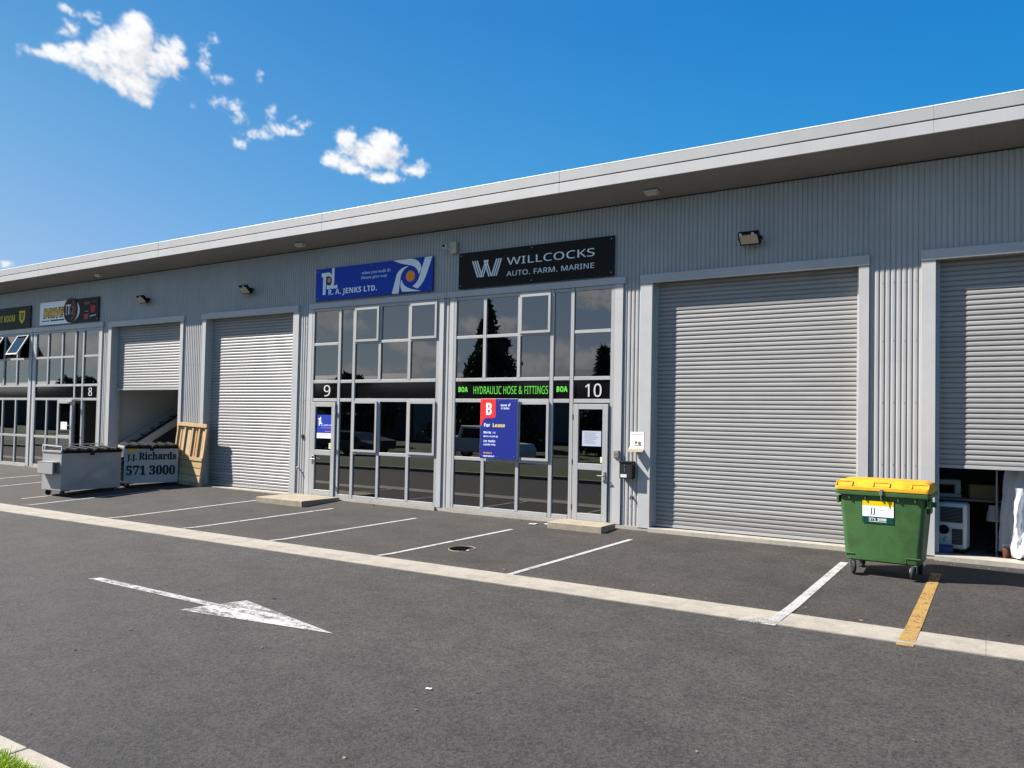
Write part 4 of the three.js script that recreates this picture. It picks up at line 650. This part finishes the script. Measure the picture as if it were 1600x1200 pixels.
// ------------------------------------------------------------------ leaning timber crate side
{
  const t = thing('timber_panel', [-18.03, 0.235, 0.235], 0, 'tall pale timber crate panel leaning on the wall beside the lettered skip', 'crate panel'), H = 1.64, a = -Math.asin(0.16 / H), W = 0.62; t.rotation.z = -0.04;
  const P = (name, x0, x1, y0, y1, z0, z1, k) => { const o = put(name, rbox(x0, x1, y0, y1, z0, z1, 0.005, 1), M.pine[k % 3], t); o.rotation.x = a; return o; };
  P('rail', -W, W, H - 0.10, H, 0.02, 0.075, 0); P('rail', -W + 0.02, W - 0.02, 0.66, 0.75, 0.02, 0.065, 1); P('rail', -W + 0.02, W - 0.02, 0.0, 0.08, -0.06, 0.0, 2);
  [-0.615, -0.41, -0.2, 0.01, 0.22, 0.43].forEach((x, i) => P('board', x, x + 0.17 + (i % 2) * 0.012, 0.0, H - 0.08, -0.012, 0.018, i));
  [-0.62, -0.30, 0.02, 0.29, 0.555].forEach((x, i) => P('batten', x, x + 0.06, 0.76, H - 0.11, 0.02, 0.052, i + 1));
  [0.09, 0.29, 0.48].forEach((y, i) => P('plank', -W + 0.03, W - 0.03, y, y + 0.17, 0.02, 0.042, i + 2));
  for (const y of [1.0, 1.25]) { const o = put('backing', rbox(-W + 0.02, W - 0.02, y, y + 0.09, -0.05, -0.014, 0.004, 1), M.pineDark, t); o.rotation.x = a; }
}
// ------------------------------------------------------------------ inside the half raised door at the east end
{
  const y = 0.217;
  const ac = thing('portable_air_conditioner', [-0.43, y, -0.62], -0.12, 'white portable air conditioner with black grilles just inside the raised roller door', 'air conditioner');
  put('body', rbox(-0.2, 0.2, 0.06, 0.76, -0.17, 0.17, 0.05, 4), M.whitePlastic, ac);
  put('grille_frame', [rbox(-0.165, 0.165, 0.45, 0.715, 0.168, 0.182, 0.01), rbox(-0.01, 0.165, 0.12, 0.39, 0.168, 0.182, 0.01)], M.whitePlastic, ac);
  put('grille', [rbox(-0.15, 0.15, 0.465, 0.70, 0.181, 0.185, 0.002, 1), rbox(0.005, 0.15, 0.135, 0.375, 0.181, 0.185, 0.002, 1)], M.black, ac);
  put('grille_slat', [...Array.from({ length: 11 }, (_, i) => box(-0.148, 0.148, 0.475 + i * 0.021, 0.482 + i * 0.021, 0.185, 0.19)), ...Array.from({ length: 11 }, (_, i) => box(0.007, 0.148, 0.145 + i * 0.021, 0.152 + i * 0.021, 0.185, 0.19))], std('grey slat', [0.1138, 0.1138, 0.121], 0.5), ac);
  put('hose_port', [new THREE.TorusGeometry(0.062, 0.01, 8, 28).translate(-0.1, 0.35, 0.178), cyl(0.06, 0.06, 0.02, 28).rotateX(Math.PI / 2).translate(-0.1, 0.35, 0.172)], M.black, ac);
  put('knob', [[-0.1, 0.22], [-0.1, 0.19], [-0.075, 0.235]].map(([x, q]) => cyl(0.009, 0.009, 0.02, 10).rotateX(Math.PI / 2).translate(x, q, 0.175)), M.black, ac);
  for (const [x, z] of [[-0.15, 0.12], [0.15, 0.12], [-0.15, -0.12], [0.15, -0.12]]) put('caster', cyl(0.03, 0.03, 0.03, 14).rotateZ(Math.PI / 2).translate(x, 0.03, z), M.black, ac);
  const cr = thing('plastic_crate', [-0.53, y, -0.33], 0.05, 'small blue plastic crate in front of the white air conditioner', 'crate'), blue = std('blue plastic', [0.01067, 0.01779, 0.1565], 0.45);
  put('base', rbox(-0.1, 0.1, 0, 0.02, -0.08, 0.08, 0.005), blue, cr); put('side', [rbox(-0.1, 0.1, 0, 0.12, 0.07, 0.08, 0.004), rbox(-0.1, 0.1, 0, 0.12, -0.08, -0.07, 0.004), rbox(-0.1, -0.09, 0, 0.12, -0.08, 0.08, 0.004), rbox(0.09, 0.1, 0, 0.12, -0.08, 0.08, 0.004)], blue, cr); put('lip', [rbox(-0.11, 0.11, 0.11, 0.125, 0.075, 0.092, 0.004), rbox(-0.11, 0.11, 0.11, 0.125, -0.092, -0.075, 0.004)], blue, cr);
  const tb = thing('work_table', [-0.15, y, -1.55], 0, 'grey trestle table in the dark behind the air conditioner', 'table');
  put('tabletop', rbox(-0.75, 0.75, 0.74, 0.78, -0.35, 0.35, 0.006), std('grey laminate', [0.1779, 0.1779, 0.1779], 0.5), tb); for (const [x, z] of [[-0.68, 0.28], [0.68, 0.28], [-0.68, -0.28], [0.68, -0.28]]) put('leg', rbox(x - 0.02, x + 0.02, 0, 0.74, z - 0.02, z + 0.02, 0.004), M.steel, tb);
  const carton = thing('cardboard_carton', [-0.05, y + 0.78, -1.45], 0.15, 'brown cardboard carton standing on the trestle table', 'carton'), card = std('cardboard', [0.2419, 0.1921, 0.09962], 0.85);
  put('box', rbox(-0.2, 0.2, 0, 0.22, -0.14, 0.14, 0.005), card, carton); put('tape', box(-0.201, 0.201, 0.03, 0.221, -0.025, 0.025), M.cream, carton); put('flap', rbox(-0.2, 0.2, 0.225, 0.232, 0.02, 0.19, 0.002, 1), card, carton);
  const mach = thing('sewing_machine', [-0.55, y + 0.78, -1.4], 0.1, 'pale sewing machine on the trestle table behind the air conditioner', 'sewing machine');
  put('base', rbox(-0.2, 0.2, 0, 0.06, -0.09, 0.09, 0.015), M.whitePlastic, mach); put('arm', rbox(-0.19, 0.2, 0.2, 0.29, -0.05, 0.05, 0.03), M.whitePlastic, mach); put('pillar', rbox(0.1, 0.2, 0.05, 0.25, -0.05, 0.05, 0.025), M.whitePlastic, mach); put('needle_head', rbox(-0.19, -0.13, 0.11, 0.22, -0.03, 0.03, 0.015), M.whitePlastic, mach); put('hand_wheel', cyl(0.05, 0.05, 0.03, 18).rotateZ(Math.PI / 2).translate(0.215, 0.22, 0), M.black, mach);
  const st = thing('bucket', [0.255, y, -0.38], 0, 'small brown bucket at the foot of the hanging white sheet', 'bucket');
  put('body', new THREE.LatheGeometry([[0.0, 0.0], [0.045, 0.0], [0.058, 0.15], [0.062, 0.155], [0.055, 0.155], [0.043, 0.01], [0, 0.01]].map((q) => new THREE.Vector2(...q)), 24), std('brown plastic', [0.1067, 0.03558, 0.01423], 0.5), st); put('handle', tube([[-0.06, 0.15, 0], [-0.04, 0.2, 0.01], [0.04, 0.2, 0.01], [0.06, 0.15, 0]], 0.004), M.steel, st);
  const fabric = (n, W, H, flare, seed, amp) => { const g = new THREE.PlaneGeometry(W, H, 60, 40), p = g.attributes.position; for (let i = 0; i < p.count; i++) { const u = p.getX(i) / W + 0.5, v = 0.5 - p.getY(i) / H, f = 1 + flare * v; const z = amp * (0.35 + v) * (Math.sin(u * 31 + seed + 2 * Math.sin(v * 3)) * 0.6 + Math.sin(u * 17 + seed * 2 + v * 2) * 0.7 + fbm(u * 6, v * 4, seed, 3) * 1.4); p.setX(i, p.getX(i) * f + 0.05 * fbm(u * 3, v * 3, seed + 4, 2)); p.setZ(i, z); p.setY(i, p.getY(i) + (v > 0.9 ? 0.03 * Math.sin(u * 9 + seed) : 0)); } g.computeVertexNormals(); return g; };
  const sheetMat = std('white cotton', [0.555, 0.5692, 0.5977], 0.95, { side: THREE.DoubleSide });
  const c1 = thing('hanging_sheet', [0.66, y, -0.62], 0, 'long white cotton sheet hanging in folds inside the raised roller door', 'sheet'); put('cloth', fabric('a', 0.86, 1.34, 0.22, 1.3, 0.05).translate(0, 0.71, 0), sheetMat, c1, true); put('rail', cyl(0.015, 0.015, 1.1, 12).rotateZ(Math.PI / 2).translate(0, 1.39, 0), M.steel, c1);
  put('stand', [cyl(0.014, 0.014, 1.4, 10).translate(-0.53, 0.7, 0), cyl(0.014, 0.014, 1.4, 10).translate(0.53, 0.7, 0), rbox(-0.55, -0.51, 0, 0.03, -0.25, 0.25, 0.008), rbox(0.51, 0.55, 0, 0.03, -0.25, 0.25, 0.008)], M.steel, c1);
  const c2 = thing('draped_cloth', [0.62, y, -0.27], 0, 'white cloth bundled over a stool in the sun at the door edge', 'cloth'); put('cloth', fabric('b', 0.56, 0.98, 0.18, 4.1, 0.045).translate(0.02, 0.56, 0.05), sheetMat, c2, true); put('stool', [rbox(-0.22, 0.25, 0.98, 1.02, -0.2, 0.03, 0.01), ...[[-0.2, 0.0], [0.22, 0], [-0.2, -0.17], [0.22, -0.17]].map(([x, z]) => rbox(x - 0.015, x + 0.015, 0, 0.98, z - 0.015, z + 0.015, 0.004))], M.steel, c2);
  const lamp = thing('lamp_shade', [0.1, y, -0.95], 0, 'pale cone lamp shade on a dark stand beside the hanging sheet', 'lamp'); put('shade', new THREE.CylinderGeometry(0.07, 0.11, 0.24, 24, 1, true).translate(0, 0.6, 0), std('shade cloth', [0.3558, 0.37, 0.3985], 0.9, { side: THREE.DoubleSide }), lamp); put('stem', cyl(0.01, 0.01, 0.5, 10).translate(0, 0.27, 0), M.black, lamp); put('base', cyl(0.09, 0.1, 0.02, 24).translate(0, 0.01, 0), M.black, lamp); put('coil', new THREE.TorusGeometry(0.08, 0.01, 8, 24).translate(0.02, 0.36, 0.04), M.black, lamp);
}
// ------------------------------------------------------------------ litter
{ // leaf bits and grit blown along the plinth and the kerb
  const r = rng(88), gs = [], add = (x, z, y) => { const w = 0.006 + r() * 0.02, g = new THREE.PlaneGeometry(w * (1 + r()), w, 2, 1).rotateX(-Math.PI / 2 + (r() - 0.5) * 0.9).rotateY(r() * 6.3).translate(x, y + 0.006, z); gs.push(g); };
  for (let i = 0; i < 420; i++) { const x = -28 + r() * 30; if (i % 3) { const z = 0.09 + r() * r() * 0.5; add(x, z, yLot(x, z)); } else { const z = zb(x) - 0.02 - r() * r() * 0.5; add(x, z, yLot(x, z)); } }
  for (let i = 0; i < 60; i++) add(-9 + r() * 10, 5 + r() * 5.4, 0);
  const o = put('grit', gs, std('dry leaf bits', [0.13, 0.10, 0.065], 0.9, { side: THREE.DoubleSide })); o.userData = { kind: 'stuff', label: 'dry leaf bits and grit scattered along the plinth and kerb', category: 'grit' };
}
{
  const scrap = (n, x, z, w, d, tilt, label) => { const t = thing(n, [x, yLot(x, z) + 0.004, z], tilt, label, 'litter'); const g = new THREE.PlaneGeometry(w, d, 6, 6).rotateX(-Math.PI / 2), p = g.attributes.position; for (let i = 0; i < p.count; i++) p.setY(i, 0.004 + 0.012 * Math.abs(fbm(p.getX(i) * 14, p.getZ(i) * 14, x, 2)) + 0.4 * Math.max(0, p.getX(i) - w * 0.3)); g.computeVertexNormals(); put('paper', g, std('litter paper', [0.5337, 0.5337, 0.5265], 0.9, { side: THREE.DoubleSide }), t, true); };
  scrap('paper_scrap', -7.28, 0.45, 0.16, 0.1, 0.3, 'crumpled white paper scrap on the asphalt by the slab of door ten');
  scrap('paper_scrap', -6.98, 0.32, 0.2, 0.12, -0.2, 'pale grey paper scrap against the plinth beside the slab of door ten');
  scrap('paper_scrap', -3.68, 8.27, 0.045, 0.025, 0.4, 'tiny white paper scrap alone on the open road');
}
// ------------------------------------------------------------------ verge, street and what stands across it (seen in the glass)
{
  const k = new THREE.Group(); k.name = numbered('verge_kerb'); setting(k); scene.add(k);
  for (let x = -60; x < 24; x += 2.4) put('kerb_stone', rbox(x + 0.001, x + 2.399, -0.1, 0.12, 10.645, 10.80, 0.02, 2), M.concrete, k);
  const turf = std('turf soil', [0.045, 0.075, 0.018], 0.95, { map: concreteColor });
  setting(put('verge', box(-60, 24, -0.1, 0.105, 10.8, 15.2), turf));
  const r = rng(9), g = new THREE.BufferGeometry(); g.setAttribute('position', new THREE.Float32BufferAttribute([-0.004, 0, 0, 0.004, 0, 0, -0.0025, 0.6, 0.12, 0.0025, 0.6, 0.12, 0, 1, 0.42], 3)); g.setIndex([0, 1, 2, 2, 1, 3, 2, 3, 4]); g.computeVertexNormals();
  const N = 42000, im = new THREE.InstancedMesh(g, phys('grass blade', [0.30, 0.46, 0.035], 0.6, { side: THREE.DoubleSide, transmission: 0.3, thickness: 0 }), N), m = new THREE.Matrix4(), q = new THREE.Quaternion(), c = new THREE.Color();
  for (let i = 0; i < N; i++) { const x = -8.2 + r() * 4.6, z = 10.79 + Math.pow(r(), 1.2) * 1.7, h = 0.045 + 0.07 * r() * r() + 0.02 * Math.max(0, fbm(x * 3, z * 3, 1, 2)); q.setFromEuler(new THREE.Euler((r() - 0.5) * 0.9, r() * 6.28, (r() - 0.5) * 0.9)); m.compose(new THREE.Vector3(x, 0.1, z), q, new THREE.Vector3(1, h, h)); im.setMatrixAt(i, m); const t = r(); im.setColorAt(i, c.setRGB(0.7 + 0.9 * t, 0.85 + 0.35 * t, 0.8)); }
  im.name = 'grass'; im.userData = { kind: 'stuff', label: 'bright green grass blades along the verge kerb', category: 'grass' }; scene.add(im);
  const flat = (n, z0, z1, y, mat) => setting(put(n, new THREE.PlaneGeometry(200, z1 - z0).rotateX(-Math.PI / 2).translate(-20, y, (z0 + z1) / 2), mat));
  flat('street', 15.2, 23.5, -0.02, std('street asphalt', [0.04412, 0.04269, 0.04127], 0.9)); flat('far_verge', 23.5, 32, 0.02, turf);
}
function foliage(n, seed, shape, size) { // many small leaf clumps through a crown; shape(u) -> [x, y, z]
  const r = rng(seed), pos = [];
  for (let i = 0; i < n; i++) { const p = shape(r), e = new THREE.Euler(r() * 6.3, r() * 6.3, r() * 6.3), s = size * (0.5 + r()); for (let k = 0; k < 3; k++) for (const [a, b] of [[-0.5, 0], [0.5, 0], [0, 1.1]]) { const v = new THREE.Vector3(a * s * 0.7, b * s, (k - 1) * s * 0.2).applyEuler(new THREE.Euler(e.x + k, e.y + k * 2, e.z)); pos.push(p[0] + v.x, p[1] + v.y, p[2] + v.z); } }
  const g = new THREE.BufferGeometry(); g.setAttribute('position', new THREE.Float32BufferAttribute(pos, 3)); g.computeVertexNormals(); return g;
}
{
  const leaf = std('dark leaf', [0.045, 0.068, 0.034], 0.8, { side: THREE.DoubleSide }), bark = std('bark', [0.05692, 0.04269, 0.03202], 0.9);
  const conifer = (x, z, h, w, label, seed) => { const t = thing('conifer_tree', [x, 0, z], 0, label, 'tree'); put('trunk', cyl(0.05, 0.2, h * 0.95, 10).translate(0, h * 0.47, 0), bark, t); put('crown', foliage(5200, seed, (r) => { const u = Math.pow(r(), 0.62), a = r() * 6.283, y = h * (1 - u * 0.93), lump = 0.72 + 0.75 * perlin.noise(y * 0.9, Math.cos(a) * 1.6, Math.sin(a) * 1.6 + seed), q = w * u * Math.sqrt(r()) * lump; return [q * Math.cos(a), y, q * Math.sin(a)]; }, 0.34), leaf, t, true); };
  conifer(-28.6, 30.2, 10.2, 4.4, 'tall dark conifer across the street reflected in shopfront ten', 41);
  conifer(-20.5, 31, 6.6, 2.0, 'shorter dark conifer across the street reflected beside number ten', 43);
  const round = (x, z, h, w, label, seed) => { const t = thing('broadleaf_tree', [x, 0, z], 0, label, 'tree'); put('trunk', cyl(0.12, 0.22, h * 0.6, 10).translate(0, h * 0.3, 0), bark, t); put('crown', foliage(4200, seed, (r) => { const a = r() * 6.283, b = Math.acos(2 * r() - 1), q = Math.cbrt(r()) * (0.75 + 0.45 * perlin.noise(Math.cos(a) * 2, b * 2, seed)); return [w * q * Math.sin(b) * Math.cos(a), h * 0.62 + h * 0.4 * q * Math.cos(b), w * q * Math.sin(b) * Math.sin(a)]; }, 0.36), leaf, t, true); };
  round(-44.5, 34, 5.8, 3.0, 'rounded dark tree across the street reflected in shopfront nine', 51); round(-38, 29, 4.2, 2.4, 'low rounded tree across the street beside the far shed', 52); round(-84, 34, 6.2, 3.4, 'broad dark tree across the street reflected in shopfront eight', 53); round(-14, 33, 5.2, 3.2, 'bushy dark tree across the street opposite door ten', 54);
  // long shed across the street
  const s = thing('far_shed', [-50, 0, 44], 0, 'long dark grey shed across the street from the warehouse', 'building'), dk = std('far shed wall', [0.03, 0.031, 0.032], 0.7);
  put('wall', box(-150, 60, 0, 5.2, 0, 12), dk, s); put('roof', new THREE.ExtrudeGeometry(new THREE.Shape([[-0.4, 5.2], [6, 6.6], [12.4, 5.2]].map((p) => new THREE.Vector2(-p[0], p[1]))), { depth: 211, bevelEnabled: false }).rotateY(Math.PI / 2).translate(-150.5, 0, 0), std('far roof', [0.1138, 0.1138, 0.1174], 0.6), s);
  for (let i = 0; i < 8; i++) { put('door', box(-52 + i * 14, -48 + i * 14, 0, 4, -0.06, 0), std('far door', [0.1281, 0.1352, 0.1423], 0.5), s); put('window', box(-45 + i * 14, -41.5 + i * 14, 1, 3.4, -0.05, 0), M.spandrel, s); }
  // two parked vehicles
  const wheelAt = (t, x, z, R) => { const w = sub('wheel', t); put('tyre', cyl(R, R, 0.2, 24).rotateX(Math.PI / 2).translate(x, R, z), M.rubber, w); put('rim', cyl(R * 0.62, R * 0.62, 0.21, 20).rotateX(Math.PI / 2).translate(x, R, z), M.steel, w); };
  const hull = (pts, wdt, mat, name, t, y = 0) => put(name, new THREE.ExtrudeGeometry(new THREE.Shape(pts.map((p) => new THREE.Vector2(...p))), { depth: wdt - 0.16, bevelEnabled: true, bevelSize: 0.08, bevelThickness: 0.08, bevelSegments: 3 }).translate(0, y, -(wdt - 0.16) / 2), mat, t);
  const pk = thing('pickup_truck', [-22.3, -0.02, 20.4], 0, 'white double cab pickup parked on the street opposite shopfront ten', 'pickup'), wp = std('white car paint', [0.5337, 0.5408, 0.5479], 0.25);
  hull([[-2.5, 0.45], [2.5, 0.45], [2.55, 0.75], [2.4, 1.0], [1.35, 1.08], [0.8, 1.62], [-0.75, 1.66], [-0.95, 1.1], [-2.5, 1.08]], 1.78, wp, 'body', pk); hull([[1.15, 1.12], [0.75, 1.54], [-0.6, 1.56], [-0.75, 1.14]], 1.80, M.spandrel, 'side_window', pk); for (const x of [-1.55, 1.6]) for (const z of [-0.8, 0.8]) wheelAt(pk, x, z, 0.37);
  const sd = thing('sedan_car', [-31.4, -0.02, 20.6], 0, 'dark grey sedan parked on the street opposite shopfront nine', 'car'), gp = std('grey car paint', [0.03558, 0.037, 0.03985], 0.2);
  hull([[-2.2, 0.35], [2.2, 0.35], [2.25, 0.7], [1.2, 0.88], [0.55, 1.32], [-0.8, 1.34], [-1.6, 0.95], [-2.25, 0.88]], 1.76, gp, 'body', sd); hull([[1.0, 0.92], [0.5, 1.25], [-0.72, 1.27], [-1.3, 0.95]], 1.78, M.spandrel, 'side_window', sd); for (const x of [-1.35, 1.4]) for (const z of [-0.78, 0.78]) wheelAt(sd, x, z, 0.32);
}
renderer.render(scene, camera);
